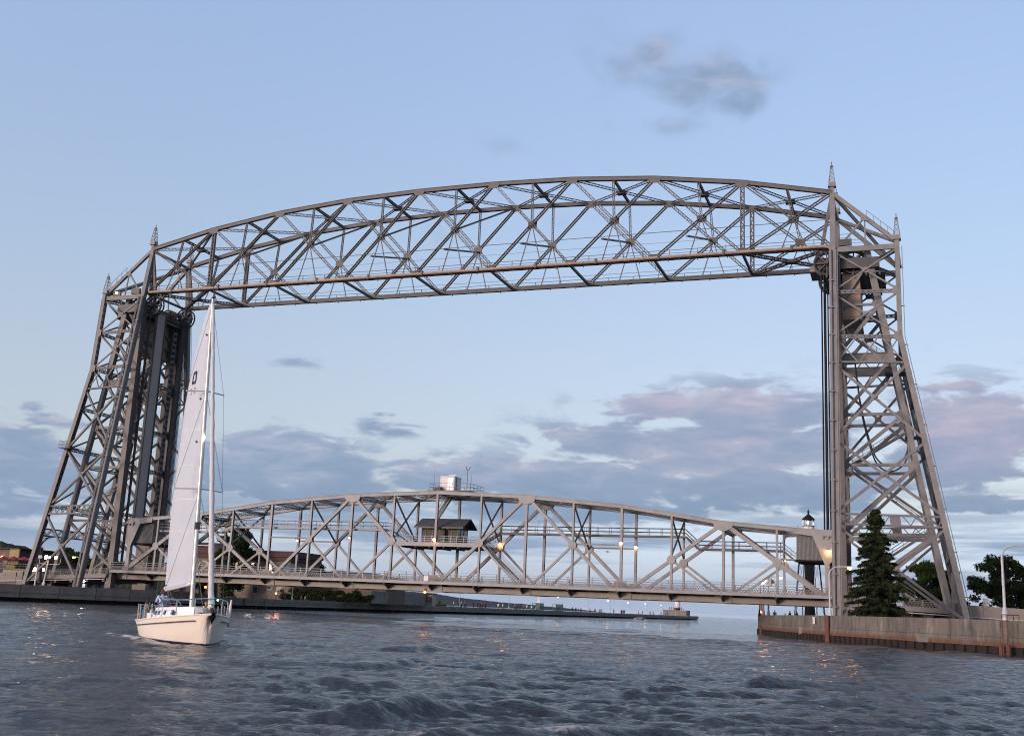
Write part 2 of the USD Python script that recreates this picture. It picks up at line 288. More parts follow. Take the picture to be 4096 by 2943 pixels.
plain('blue_canopy', (.06, .085, .12), .4)
leaf('yellow_flowers', (.10, .11, .01), (.30, .26, .02))
mat('cage_mesh', {'t': ('transparent_bsdf', {}), 'd': ('diffuse_bsdf', {'color': (.05, .12, .10)}), 'm': ('mix_closure', {'fac': .55})}, [('t.BSDF', 'm.closure1'), ('d.BSDF', 'm.closure2')], surface='m.closure')
plain('seam_cloth', (.61, .61, .60), .8)
plain('furled_cloth', (.5, .49, .485), .8, var=.12, scale=6)
mat('hull_paint', {'g': ('texture_coordinate', {}), 's': ('separate_xyz', {}), 'tz': ('math', {'math_type': 'multiply_add', 'value2': .028}), 'r': ('rgb_ramp', {'interpolate': False, 'ramp': [(0, (.01, .016, .05)), (.5, (.01, .016, .05)), (.501, (.70, .64, .55)), (1, (.70, .64, .55))]}), 'm': ('map_range', {'from_min': -.93, 'from_max': 1.07, 'clamp': True}), 'p': ('principled_bsdf', {'roughness': .28})}, [('g.object', 's.vector'), ('s.x', 'tz.value1'), ('s.z', 'tz.value3'), ('tz.value', 'm.value'), ('m.result', 'r.fac'), ('r.color', 'p.base_color')])
# water: dark, glossy; three sizes of ripple in the bump, foam where the mesh says so
mat('lake_water', {'g': ('geometry', {}), 'n1': ('noise_texture', {'scale': 1.1, 'detail': 5.0, 'roughness': .6, 'distortion': .15}), 'n2': ('noise_texture', {'scale': 5.2, 'detail': 7.0, 'roughness': .66, 'distortion': .1}), 'mp': ('mapping', {'rotation': (0, 0, .5), 'scale': (1.0, 1.35, 1.0)}),
     'n0': ('noise_texture', {'scale': .32, 'detail': 4.0, 'roughness': .6, 'distortion': .6}), 'b0': ('bump', {'strength': 1.0, 'distance': .30}), 'b1': ('bump', {'strength': 1.0, 'distance': .11}), 'b2': ('bump', {'strength': 1.0, 'distance': .085}), 'p': ('principled_bsdf', {'base_color': (.009, .009, .0085), 'roughness': .05, 'ior': 1.333, 'specular_ior_level': .5}),
     'at': ('attribute', {'attribute': 'foam'}), 'd': ('diffuse_bsdf', {'color': (.5, .5, .5)}), 'nf': ('noise_texture', {'scale': 9.0, 'detail': 4.0}), 'fm': ('math', {'math_type': 'multiply'}), 'fr': ('map_range', {'from_min': .12, 'from_max': .34, 'clamp': True}), 'mx': ('mix_closure', {})},
    [('g.position', 'mp.vector'), ('mp.vector', 'n0.vector'), ('n0.fac', 'b0.height'), ('b0.normal', 'b1.normal'), ('mp.vector', 'n1.vector'), ('mp.vector', 'n2.vector'), ('n1.fac', 'b1.height'), ('n2.fac', 'b2.height'), ('b1.normal', 'b2.normal'), ('b2.normal', 'p.normal'), ('g.position', 'nf.vector'), ('nf.fac', 'fm.value1'), ('at.fac', 'fm.value2'), ('fm.value', 'fr.value'), ('fr.result', 'mx.fac'), ('p.BSDF', 'mx.closure1'), ('d.BSDF', 'mx.closure2')], surface='mx.closure')
# ================================================================ the fixed bridge: two towers and the overhead truss
BR = thing('lift_bridge', 'tall fixed steel bridge frame, two lattice towers joined by an arched overhead truss', 'bridge')
XT = [-59.6, -46.67, -33.33, -20.0, -6.67, 6.67, 20.0, 33.33, 46.67, 59.6]
ZU = [63.2, 66.0, 67.97, 69.09, 69.55, 69.55, 69.09, 67.97, 66.0, 63.2]
YT, ZL = 5.435, 54.87
YA, ZA, XA = A(0, 1, 0), A(0, 0, 1), A(1, 0, 0)
def overhead_truss():
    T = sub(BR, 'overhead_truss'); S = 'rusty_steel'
    for f in (-1, 1):
        y = f * YT
        for i in range(9):
            a, b = A(XT[i], y, ZU[i]), A(XT[i + 1], y, ZU[i + 1]); la, lb = A(XT[i], y, ZL), A(XT[i + 1], y, ZL)
            m = MB().beam(a, b, .62, .55, YA); m.beam(a + ZA * .30, b + ZA * .30, .8, .06, YA); put(T, 'upper_chord', m, S)
            m = MB().beam(la, lb, .6, .52, YA); m.beam(la + ZA * .29 - YA * f * .0, lb + ZA * .29, .7, .05, YA)
            for k in range(3):                                               # small bracket posts under the chord
                q = la + (lb - la) * (k + .5) / 3; m.beam(q - ZA * .25, q - ZA * .55, .12, .12)
            put(T, 'lower_chord', m, S)
            c = (a + lb) / 2; d0, d1 = lb - a, b - la
            t = ((la[0] - a[0]) * d1[2] - (la[2] - a[2]) * d1[0]) / (d0[0] * d1[2] - d0[2] * d1[0]); c = a + d0 * t
            for p, q in ((a, lb), (b, la)):
                ins = unit(q - p)
                m = MB().laced(p + ins * .4, q - ins * .4, .38, .38, YA, t=.055, pitch=1.3, faces=(-1, 1)); put(T, 'diagonal', m, S)
            mid = (a + b) / 2
            put(T, 'sub_vertical', MB().laced(mid, c, .22, .30, YA, t=.05, pitch=1.4), S)
            for e in (-1, 1):
                put(T, 'hanger', MB().beam(c, A(c[0] + e * 1.85, y, ZL), .12, .14, YA), S)
            put(T, 'gusset_plate', MB().poly([c + A(e1 * .75, f * -.24, e2 * .55) for e1, e2 in ((-1, -1), (1, -1), (1, 1), (-1, 1))], .06, YA), S)
        for i in range(1, 9):
            put(T, 'gusset_plate', MB().poly([A(XT[i] + dx, y - .34, ZU[i] + dz) for dx, dz in ((-1.1, -.1), (-.6, -.85), (.6, -.85), (1.1, -.1), (.8, .25), (-.8, .25))], .05, YA), S)
            put(T, 'gusset_plate', MB().poly([A(XT[i] + dx, y - .34, ZL + dz) for dx, dz in ((-1.0, .1), (-.8, -.24), (.8, -.24), (1.0, .1), (.45, .7), (-.45, .7))], .05, YA), S)
        for i in (1, 8):
            put(T, 'vertical', MB().laced(A(XT[i], y, ZU[i]), A(XT[i], y, ZL), .5, .5, YA, t=.1, pitch=1.2), S)
        for e, i in ((1, 0), (-1, 9)):
            put(T, 'vertical', MB().beam(A(XT[i], y, ZU[i]), A(XT[i] + e * 1.6, y, ZL), .4, .45, YA), S)
        # hand rails, cables and their posts along the lower chord
        for h, r in ((.62, .035), (1.12, .045), (4.1, .05), (2.4, .022)) if f < 0 else ((.62, .035), (1.12, .04), (1.75, .03), (3.9, .02)):
            put(T, 'hand_rail', MB().tube([(-58.8, y + f * .45, ZL + h), (58.8, y + f * .45, ZL + h)], r, 6), 'rusty_steel')
        for k in range(28):
            x = -57 + k * 4.22
            put(T, 'rail_post', MB().beam((x, y + f * .45, ZL), (x, y + f * .45, ZL + (1.15 if k % 3 else 1.35)), .09, .09), S)
    # lateral bracing between the upper chords: laced crosses with a dark plate in the middle of each panel
    for i in range(9):
        n0, n1 = A(XT[i], -YT, ZU[i]), A(XT[i + 1], -YT, ZU[i + 1]); f0, f1 = n0 * A(1, -1, 1), n1 * A(1, -1, 1)
        for p, q in ((n0, f1), (n1, f0)):
            put(T, 'lateral_brace', MB().laced(p, q, .20, .40, np.cross(unit(q - p), ZA), t=.045, pitch=1.5), S)
        put(T, 'cross_strut', MB().laced((n0 + n1) / 2, (f0 + f1) / 2, .3, .35, XA, t=.08, pitch=1.4), S)
        c = (n0 + n1 + f0 + f1) / 4
        put(T, 'gusset_plate', MB().poly([c + A(dx, dy, -.22) for dx, dy in ((-.7, -.5), (.7, -.5), (.7, .5), (-.7, .5))], .5, ZA), 'dark_steel')
        if 1 <= i <= 4:
            zc = (ZU[i] + ZL) / 2; put(T, 'sway_brace', MB().laced(A((XT[i] + XT[i + 1]) / 2, -YT, zc), f1, .28, .34, ZA, t=.07, pitch=1.5), S)
        if 3 <= i <= 7:
            zc = (ZU[i] + ZL) / 2; xm = (XT[i] + XT[i + 1]) / 2
            put(T, 'sway_brace', MB().beam(A(xm - 1.6, -YT, zc - 3.2), A(xm + .2, YT, zc - .3), .25, .3, ZA), 'dark_steel')
    for i in range(10):
        put(T, 'cross_strut', MB().beam((XT[i], -YT, ZL), (XT[i], YT, ZL), .35, .35, XA), S)
    for i in (0, 8):
        n0, n1 = A(XT[i], -YT, ZL), A(XT[i + 1], -YT, ZL); f0, f1 = n0 * A(1, -1, 1), n1 * A(1, -1, 1)
        for p, q in ((n0, f1), (n1, f0)): put(T, 'lateral_brace', MB().laced(p, q, .4, .38, np.cross(unit(q - p), ZA), t=.09, pitch=1.4), S)
        c = (n0 + n1 + f0 + f1) / 4; put(T, 'gusset_plate', MB().poly([c + A(dx, dy, 0) for dx, dy in ((-.9, -.6), (.9, -.6), (.9, .6), (-.9, .6))], .5, ZA), 'dark_steel')
    # the pipe slung along the near lower chord
    put(T, 'conduit_pipe', MB().tube([(-59.0, -6.05, ZL + .02), (58.0, -6.05, ZL + .02), (59.1, -6.1, ZL - .15), (59.5, -6.2, ZL - 1.0)], .24, 10), 'pipe_steel', smooth=40)
    for k in range(12):
        x = -54 + k * 9.8; put(T, 'pipe_clamp', MB().box(x - .16, x + .16, -6.4, -5.7, ZL - .36, ZL + .42), 'dark_steel')
overhead_truss()

yF = lambda z: 5.435 + max(0, 62 - z) * .1425                               # half spread of the front legs
def bx(z): return 68.25 if z >= 40.85 else 68.25 + (40.85 - z) / (40.85 - 2.9) * 6.85
yB = lambda z: 6.3 + (54.9 - z) * .055
def spire(par, x, y, z0, h):
    m = MB(); b, t = .47, .15
    m.box(x - .55, x + .55, y - .55, y + .55, z0 - .22, z0 - .02); m.box(x - b, x + b, y - b, y + b, z0, z0 + h * .12)
    zt = z0 + h * .82; zb = z0 + h * .12
    for sx in (-1, 1):
        for sy in (-1, 1): m.beam((x + sx * b * .92, y + sy * b * .92, zb), (x + sx * t, y + sy * t, zt), .075, .075)
    n = 4
    for k in range(n):
        a, c = k / n, (k + 1) / n; ra, rc = b + (t - b) * a, b + (t - b) * c; za, zc = zb + (zt - zb) * a, zb + (zt - zb) * c
        for u in range(4):
            ca, sa = ((1, 0), (0, 1), (-1, 0), (0, -1))[u]
            P = lambda r, w, z: (x + ca * r - sa * w * r, y + sa * r + ca * w * r, z)
            m.beam(P(ra, -1, za), P(rc, 1, zc), .03, .045); m.beam(P(ra, 1, za), P(rc, -1, zc), .03, .045)
    m.lathe([(.0, 0), (.22, 0), (.27, .1), (.18, .22), (.07, .3), (.05, .55), (.09, .6), (.03, .8), (0, .85)], (x, y, zt), 8)
    put(par, 'spire', m, 'tower_steel')
def tower(s):
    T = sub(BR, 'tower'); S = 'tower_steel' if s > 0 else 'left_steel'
    V = lambda x, y, z: A(s * x, y, z)
    LEV = [54.0, 47.5, 40.85, 37.0, 26.2, 16.1, 14.75, 2.6]
    for f in (-1, 1):
        fl = lambda z: V(59.6, f * yF(z), z); bl = lambda z: V(bx(z), f * yB(z), z)
        out = unit(A(0, f, .14))
        m = MB()
        for z0, z1 in ((2.6, 20), (20, 40), (40, 62.0)): m.beam(fl(z0), fl(z1), .75, .8, XA)
        m.beam(fl(62.0), V(59.6, f * YT, 64.0), .6, .6, XA); put(T, 'leg', m, S)
        m = MB(); m.laced(bl(2.6), bl(40.85), .7, .72, XA, t=.12, pitch=.9); m.beam(bl(2.6) + V(.30, 0, 0), bl(40.85) + V(.30, 0, 0), .08, .8, XA)
        m.beam(bl(2.6) + A(0, f * .36, 0), bl(40.85) + A(0, f * .36, 0), .7, .08, XA)
        m.laced(bl(40.85), bl(54.9), .6, .62, XA, t=.12, pitch=.9); m.beam(bl(40.85) + A(0, f * .31, 0), bl(54.9) + A(0, f * .31, 0), .6, .08, XA); put(T, 'leg', m, S)
        # face between front and back leg
        put(T, 'top_girder', MB().beam(V(60, f * 6.35, 54.1), V(68.2, f * 6.3, 54.1), .4, .75, YA), S)
        put(T, 'inclined_chord', MB().beam(V(59.6, f * YT, 63.1), V(68.25, f * 6.1, 54.9), .5, .55, YA), S)
        put(T, 'sub_vertical', MB().beam(V(64, f * 5.75, 58.9), V(64, f * 6.3, 54.3), .16, .2, YA), S)
        put(T, 'sub_diagonal', MB().beam(V(64, f * 5.75, 58.9), V(60.3, f * 6.35, 54.4), .2, .25, YA), S)
        put(T, 'gusset_plate', MB().poly([V(64 + dx, f * 5.8 - .3, 58.6 + dz) for dx, dz in ((-.6, .5), (-.5, -.3), (.5, -.3), (.8, -.1))], .06, YA), S)
        spire(T, s * 59.6, f * YT, 64.25, 3.6); spire(T, s * 68.25, f * 6.2, 55.25, 3.6)
        for z in (47.5, 40.85):
            put(T, 'horizontal_strut', MB().laced(fl(z), bl(z), .28, .34, YA, t=.11, pitch=2.2), S)
            for q, e in ((fl(z), 1), (bl(z), -1)):
                put(T, 'gusset_plate', MB().poly([q + V(e * dx, f * .42 if True else 0, dz) for dx, dz in ((.0, -.9), (.75, -.45), (.75, .45), (0, .9))], .06, YA), S)
        for z0, z1 in ((54.0, 47.5), (47.5, 40.85), (37.0, 26.2), (26.2, 16.1), (14.75, 2.6)):
            for p, q in ((fl(z0), bl(z1)), (bl(z0), fl(z1))):
                w = .2 if z0 > 40 else .30
                put(T, 'face_diagonal', MB().beam(p + ZA * -.2, q + ZA * .2, w, w * 1.15, YA), S)
            a, b, c, d = fl(z0), bl(z1), bl(z0), fl(z1)
            t = (c[0] - a[0]) / ((b[0] - a[0]) + (c[0] - d[0])) if abs((b[0] - a[0]) + (c[0] - d[0])) > 1e-6 else .5
            cc = a + (b - a) * t
            put(T, 'gusset_plate', MB().poly([cc + A(dx, -f * .0 + f * .2, dz) for dx, dz in ((-.45, -.4), (.45, -.4), (.45, .4), (-.45, .4))], .06, YA), S)
        # zigzag panel between two chords
        put(T, 'horizontal_strut', MB().laced(fl(37.1), bl(37.1), .25, .3, ZA, t=.1, pitch=1.2), S)
        for a, b, up in ((.03, .33, 1), (.34, .05, 1), (.40, .66, 1), (.66, .36, 1), (.72, .98, 1), (.97, .68, 1)):
            p, q = fl(40.7) + (bl(40.7) - fl(40.7)) * a, fl(37.2) + (bl(37.2) - fl(37.2)) * b
            put(T, 'panel_brace', MB().beam(p, q, .14, .16, YA), S)
        for z in (16.1, 14.75): put(T, 'horizontal_strut', MB().beam(fl(z), bl(z), .3, .26, YA), S)
        for k in range(8):
            a, b = k / 8, (k + .5) / 8; F = lambda t, z: fl(z) + (bl(z) - fl(z)) * t
            if k == 4: put(T, 'web_plate', MB().poly([F(.5, 16.0), F(.6, 16.0), F(.6, 14.8), F(.5, 14.8)], .08, YA), S); continue
            put(T, 'panel_brace', MB().beam(F(a, 16.0), F(b, 14.85), .12, .13, YA).beam(F(b, 14.85), F((k + 1) / 8, 16.0), .12, .13, YA), S)
        # lift columns and inclined struts of the inner frame
        y4 = f * 4.6; xs = lambda z: 64.15 + (54.4 - z) / 51.4 * 9.4
        yc = f * 5.8
        m = MB().laced(V(60.0, yc, 2.6), V(60.0, yc, 53.4), 1.0, .95, XA, t=.16, pitch=.8)
        m.beam(V(59.55, yc, 2.6), V(59.55, yc, 53.4), .07, .95, XA); put(T, 'lift_column', m, 'column_steel')
        if s < 0 and f > 0:
            m = MB().laced(V(59.9, 3.3, 4), V(59.9, 3.3, 52), .9, 1.0, XA, t=.16, pitch=.7); put(T, 'lift_column', m, 'dark_steel')
            for k in range(44): z = 5 + k * 1.08; put(T, 'batten_plate', MB().box(-59.45, -59.38, 2.75, 3.85, z, z + .45), S)
        put(T, 'guide_rail', MB().beam(V(59.2, y4, 4.5), V(59.2, y4, 52.5), .35, .28, XA), 'dark_steel')
        m = MB()
        m.beam(V(64.15, y4, 54.2), V(xs(41), y4, 41), .9, .95, YA); m.beam(V(xs(41), y4, 41), V(xs(2.6), y4, 2.6), .85, .7, YA); put(T, 'inclined_strut', m, S)
        for z in (30.5, 23.45, 14.0, 46.3):
            put(T, 'inner_strut', MB().beam(V(60.3, y4, z), V(xs(z) - .2, y4, z), .4, .42 if z < 40 else .3, YA), S)
            for q, e in ((V(60.4, y4, z), 1), (V(xs(z) - .3, y4, z), -1)):
                put(T, 'gusset_plate', MB().poly([q + V(e * dx, -.26, dz) for dx, dz in ((0, -.8), (.75, -.22), (.75, .22), (0, .8))], .07, YA), S)
        for z0, z1 in ((52.4, 46.6), (45.9, 39.8), (38.2, 30.7), (30.3, 23.7), (23.2, 14.3), (13.7, 5.4)):
            put(T, 'inner_diagonal', MB().beam(V(xs(z0) - .3, y4, z0), V(60.4, y4, z1), .38, .46, YA), S)
        put(T, 'plate_girder', MB().box(min(s * 60.3, s * 67.2), max(s * 60.3, s * 67.2), y4 - .12, y4 + .12, 37.95, 39.15).box(min(s * 60.3, s * 67.2), max(s * 60.3, s * 67.2), y4 - .3, y4 + .3, 39.15, 39.23).box(min(s * 60.3, s * 67.2), max(s * 60.3, s * 67.2), y4 - .3, y4 + .3, 37.87, 37.95), S)
        # rope wheels under the roof of the tower
        for xw in (58.6, 62.3):
            w = MB()
            for y0, r in ((-.45, 1.75), (.45, 1.75), (0, 1.5)):
                a = np.arange(25) * 2 * PI / 24
                w.tube([(s * xw + r * math.cos(t), y4 + y0, 52.7 + r * math.sin(t)) for t in a], .14, 6, cap=False)
            for k in range(8): t = k * PI / 4; w.beam((s * xw, y4, 52.7), (s * xw + 1.55 * math.cos(t), y4, 52.7 + 1.55 * math.sin(t)), .7, .16, YA)
            w.beam((s * xw, y4 - .8, 52.7), (s * xw, y4 + .8, 52.7), .45, .45); put(T, 'rope_wheel', w, 'dark_steel')
        put(T, 'wheel_girder', MB().box(min(s * 60.4, s * 65.8), max(s * 60.4, s * 65.8), y4 - 1.05, y4 - .9, 51.5, 53.0).box(min(s * 60.4, s * 65.8), max(s * 60.4, s * 65.8), y4 + .9, y4 + 1.05, 51.5, 53.0), 'dark_steel')
        for z in (37.2,):
            pass
    # frames across the roadway: front, back and the middle
    xs = lambda z: 64.15 + (54.4 - z) / 51.4 * 9.4
    for zs, fr in (((54, 47.5, 40.85, 33.5, 26.2, 16.1), 'back'), ((53, 46.3, 39.0, 30.5, 23.45, 15.2), 'front'), ((46.3, 39.0, 30.5, 23.45, 15.2), 'mid')):
        for a, b in zip(zs, zs[1:]):
            P = {'back': lambda f, z: V(bx(z), f * yB(z), z), 'front': lambda f, z: V(60.2, f * 5.4, z), 'mid': lambda f, z: V(xs(z), f * 4.6, z)}[fr]
            w = .26 if fr == 'back' else .34
            for p, q in ((P(-1, a), P(1, b)), (P(1, a), P(-1, b))): put(T, 'cross_diagonal', MB().beam(p, q, w, w, XA), S)
            put(T, 'cross_strut', MB().laced(P(-1, b), P(1, b), .34, .4, XA, t=.1, pitch=1.3), S)
    # portal at the back with round corner plates, over the road
    P = lambda f, z: V(bx(z), f * yB(z), z)
    put(T, 'portal_girder', MB().laced(P(-1, 11.6), P(1, 11.6), .4, 1.2, XA, t=.14, pitch=1.0), S)
    for f in (-1, 1):
        m = MB(); pts = []
        for k in range(9):
            t = k / 8 * PI / 2; yy = f * (yB(9) - .4 - 2.6 * (1 - math.sin(t))); zz = 11.0 - 3.4 * (1 - math.cos(t)) ; pts.append(V(bx(9), f * (yB(9) - .4 - 3.2 * (1 - math.cos(t))), 7.6 + 3.4 * math.sin(t)))
        for a, b in zip(pts, pts[1:]): m.beam(a, b, .35, .22, XA)
        for k in range(3): m.beam(pts[2 + 2 * k], P(f, 8.2 + k * 1.2), .25, .12, XA)
        put(T, 'portal_brace', m, S)
    put(T, 'knee_brace', MB().laced(P(-1, 3.0) + V(-1.6, 1.5, 0), P(-1, 9.0) + V(-.4, .6, 0), .4, .5, XA, t=.12), S)
    # laced bracing between the two inclined chords, and across under the top
    n0, f0, n1, f1 = V(59.6, -YT, 63.0), V(59.6, YT, 63.0), V(68.25, -6.1, 54.8), V(68.25, 6.1, 54.8)
    for p, q in ((n0, f1), (f0, n1)): put(T, 'lateral_brace', MB().laced(p, q, .4, .4, np.cross(unit(q - p), unit(n1 - n0)), t=.09, pitch=1.2), S)
    c = (n0 + f1) / 2; put(T, 'gusset_plate', MB().poly([c + A(dx, dy, dz) for dx, dy, dz in ((-.6, -.5, .5), (.6, -.5, -.5), (.6, .5, -.5), (-.6, .5, .5))], .3, (1, 0, 1)), 'dark_steel')
    for p, q in ((V(60.5, -6.2, 53.6), V(68, 6.2, 53.6)), (V(60.5, 6.2, 53.6), V(68, -6.2, 53.6))): put(T, 'lateral_brace', MB().laced(p, q, .4, .38, np.cross(unit(q - p), ZA), t=.09, pitch=1.3), S)
    put(T, 'cross_strut', MB().laced(V(68.25, -6.2, 54.6), V(68.25, 6.2, 54.6), .4, .4, XA, t=.1), S)
    put(T, 'cross_strut', MB().beam(V(59.6, -YT, 62.9), V(59.6, YT, 62.9), .4, .4, XA), S)
    put(T, 'machinery_floor', MB().box(min(s * 58.0, s * 66.5), max(s * 58.0, s * 66.5), -4.4, 4.4, 51.0, 51.15), 'dark_steel')
    for k in range(5): x = 58.6 + k * 1.8; put(T, 'floor_beam', MB().box(s * x - .12, s * x + .12, -5.4, 5.4, 50.4, 51.0), 'dark_steel')
    put(T, 'machinery_house', MB().box(min(s * 61.0, s * 64.4), max(s * 61.0, s * 64.4), -2.6, 2.8, 51.15, 53.4), 'tower_steel')
    if s > 0: put(T, 'hung_platform', MB().box(min(s * 56.0, s * 58.2), max(s * 56.0, s * 58.2), -2.2, 2.2, 52.3, 52.45), 'dark_steel')
    if s > 0: put(T, 'gear_box', MB().box(min(s * 56.0, s * 57.4), max(s * 56.0, s * 57.4), -2.0, -.4, 52.5, 53.3), 'girder_tan')
    if s > 0: put(T, 'gear_box', MB().box(min(s * 57.0, s * 58.6), max(s * 57.0, s * 58.6), -2.4, 2.4, 52.5, 54.3), 'dark_steel')
    put(T, 'control_box', MB().box(min(s * 60.4, s * 62.2), max(s * 60.4, s * 62.2), -6.9, -6.45, 54.55, 55.5), 'dark_steel')
    for (x0, x1, z) in ((60.2, 62.0, 56.2), (62.0, 64.2, 55.3)):
        put(T, 'hand_rail', MB().tube([V(x0, -6.9, z), V(x1, -6.9, z)], .035, 6).tube([V(x0, -6.9, z - .5), V(x1, -6.9, z - .5)], .03, 6).tube([V(x1, -6.9, z), V(x1, -6.9, 54.4)], .03, 6), S)
    m = MB()                                                               # rail up the inclined chord
    a, b = V(64.3, -6.2, 58.9 + .9), V(68.0, -6.5, 55.3 + .9); m.tube([a, b], .04, 6)
    for k in range(5): q = a + (b - a) * k / 4; m.tube([q, q - ZA * 1.0], .035, 5)
    put(T, 'hand_rail', m, S)
    # pipes running down the near leg
    m = MB()
    for f, dx, r in ((-1, -.30, .24), (-1, .42, .10), (-1, .62, .07)):
        m.tube([V(59.6 + dx, -yF(z) - .5 - (.1 if r < .2 else 0), z) for z in (2.6, 12, 24, 36, 48, 53.9)], r, 9)
    put(T, 'down_pipe', m, 'pipe_steel' if False else S, smooth=40)
    m = MB()
    for k in range(12): z = 4 + k * 4.1; m.box(s * 59.3 - .34, s * 59.3 + .34, -yF(z) - .82, -yF(z) - .2, z, z + .16)
    put(T, 'pipe_clamp', m, S)
    # ladder on the outer side of the far front leg
    m = MB()
    for e in (-.25, .25): m.tube([V(59.6 + e, yF(20) + .9, 20), V(59.6 + e, yF(53) + .9, 53)], .035, 5)
    for k in range(60): z = 20.3 + k * .55; m.beam(V(59.35, yF(z) + .9, z), V(59.85, yF(z) + .9, z), .04, .04)
    put(T, 'ladder', m, S)
    # conduit clipped to the outside of the near back leg
    put(T, 'cable_conduit', MB().tube([V(bx(z) + .62, -yB(z) - .1, z) for z in (2.6, 15, 28, 40.85, 48, 54)], .05, 6), S)
    for k in range(9): z = 6 + k * 5.6; put(T, 'bracket', MB().beam(V(bx(z) + .2, -yB(z) - .1, z), V(bx(z) + .75, -yB(z) - .1, z), .12, .12), S)
    # stair flights inside the tower
    def flight(x0, z0, x1, z1, y, w=.9, rail=1.0):
        m = MB(); a, b = V(x0, y, z0), V(x1, y, z1)
        for e in (-1, 1): m.beam(a + YA * e * w / 2, b + YA * e * w / 2, .08, .3, YA)
        n = max(4, int(abs(z1 - z0) / .24))
        for k in range(n): q = a + (b - a) * (k + .5) / n; m.beam(q - YA * w / 2, q + YA * w / 2, .26, .04, XA)
        put(T, 'stair_flight', m, S)
        m = MB()
        for e in (-1, 1):
            for h in (rail * .5, rail): m.tube([a + YA * e * w / 2 + ZA * h, b + YA * e * w / 2 + ZA * h], .03, 5)
            for k in range(6): q = a + (b - a) * k / 5 + YA * e * w / 2; m.tube([q, q + ZA * rail], .03, 5)
        put(T, 'stair_rail', m, S)
    flight(61.0, 43.6, 67.6, 38.0, .5); flight(68.6, 28.4, 61.3, 23.9, -1.5); flight(61.3, 22.9, 70.9, 15.6, -1.5); flight(70.5, 14.4, 63.5, 9.6, 0); flight(63.4, 9.2, 69.0, 5.6, 0)
    flight(67.9, 38.0, 69.5, 28.8, 3.2, 1.0, .9)
    m = MB().box(min(s * 66.0, s * 68.9), max(s * 66.0, s * 68.9), 1.5, 4.2, 37.6, 37.75); put(T, 'landing', m, 'dark_steel')
    put(T, 'landing', MB().box(min(s * 68.4, s * 71.0), max(s * 68.4, s * 71.0), 1.2, 4.0, 28.2, 28.35), 'dark_steel')
    if s > 0:                                                            # slack power cables looping inside the tower
        for dy, dz in ((0, 0), (1.3, -.6)):
            pts = [(62.0, 38.6), (62.3, 35.5), (62.8, 31.5), (63.6, 27.8), (64.4, 25.2), (65.5, 24.0), (66.9, 23.9), (68.2, 24.9), (68.75, 26.4), (68.8, 28.0)]
            f = np.array(pts); t = np.linspace(0, len(f) - 1, 60)
            from scipy.interpolate import CubicSpline
            cs = CubicSpline(range(len(f)), f)(t); put(T, 'power_cable', MB().tube([(x, -1 + dy, z + dz) for x, z in cs], .11, 7), 'dark_steel', smooth=40)
        put(T, 'cable_post', MB().beam((68.85, -1, 22.0), (68.85, -1, 29.5), .22, .22), S)
    else:
        m = MB(); put(T, 'beacon_light', MB().ball((-65.6, -6.5, 55.0), .28, 10), 'lamp_yellow', label='yellow beacon light on top of the tower')
        put(T, 'beacon_base', MB().box(-66.4, -64.8, -6.6, -6.3, 54.5, 55.2), 'dark_steel')
        # outside balcony on the back leg
        m = MB().box(-71.6, -69.2, -9.4, -7.0, 26.2, 26.35)
        put(T, 'balcony_floor', m, 'dark_steel'); m = MB()
        for h in (.55, 1.1): m.tube([(-71.6, -9.4, 26.3 + h), (-69.2, -9.4, 26.3 + h)], .035, 5); m.tube([(-71.6, -9.4, 26.3 + h), (-71.6, -7.0, 26.3 + h)], .035, 5)
        for x in (-71.6, -70.8, -70, -69.2): m.tube([(x, -9.4, 26.3), (x, -9.4, 27.4)], .035, 5)
        put(T, 'balcony_rail', m, S)
tower(1); tower(-1)
# ---------------------------------------------------------------- counterweights hang inside the towers
for s, lab in ((1, 'big rusty brown counterweight hanging behind the columns of the bigger tower, above the spruce'), (-1, 'rust streaked counterweight hanging high inside the tower behind the sail')):
    t = thing('counterweight', lab, 'counterweight', (s * 61.9, 0, 44.4))
    put(t, 'block', MB().box(-1.2, 1.2, -4.3, 4.3, 0, 2.3).box(-1.2, 1.2, -4.3, 4.3, 2.36, 4.3).box(-1.2, 1.2, -4.3, 4.3, 4.36, 6.6), 'counterweight_brown')
    for y in (-3.2, 3.2): put(t, 'lifting_lug', MB().poly([(dx, y, 6.6 + dz) for dx, dz in ((-.35, 0), (.35, 0), (.35, 1.0), (0, 1.5), (-.35, 1.0))], .4, YA), 'counterweight_brown')
    put(t, 'frame', MB().box(-1.26, 1.26, -4.36, -4.3, 2.2, 2.45).box(-1.26, 1.26, -4.36, -4.3, 4.22, 4.45).box(-1.3, 1.3, -4.4, 4.4, -.12, 0), 'girder_tan')
    put(t, 'shaft_panel', MB().box(-1.05, 1.05, -4.42, -4.37, .3, 2.1), 'counterweight_brown')
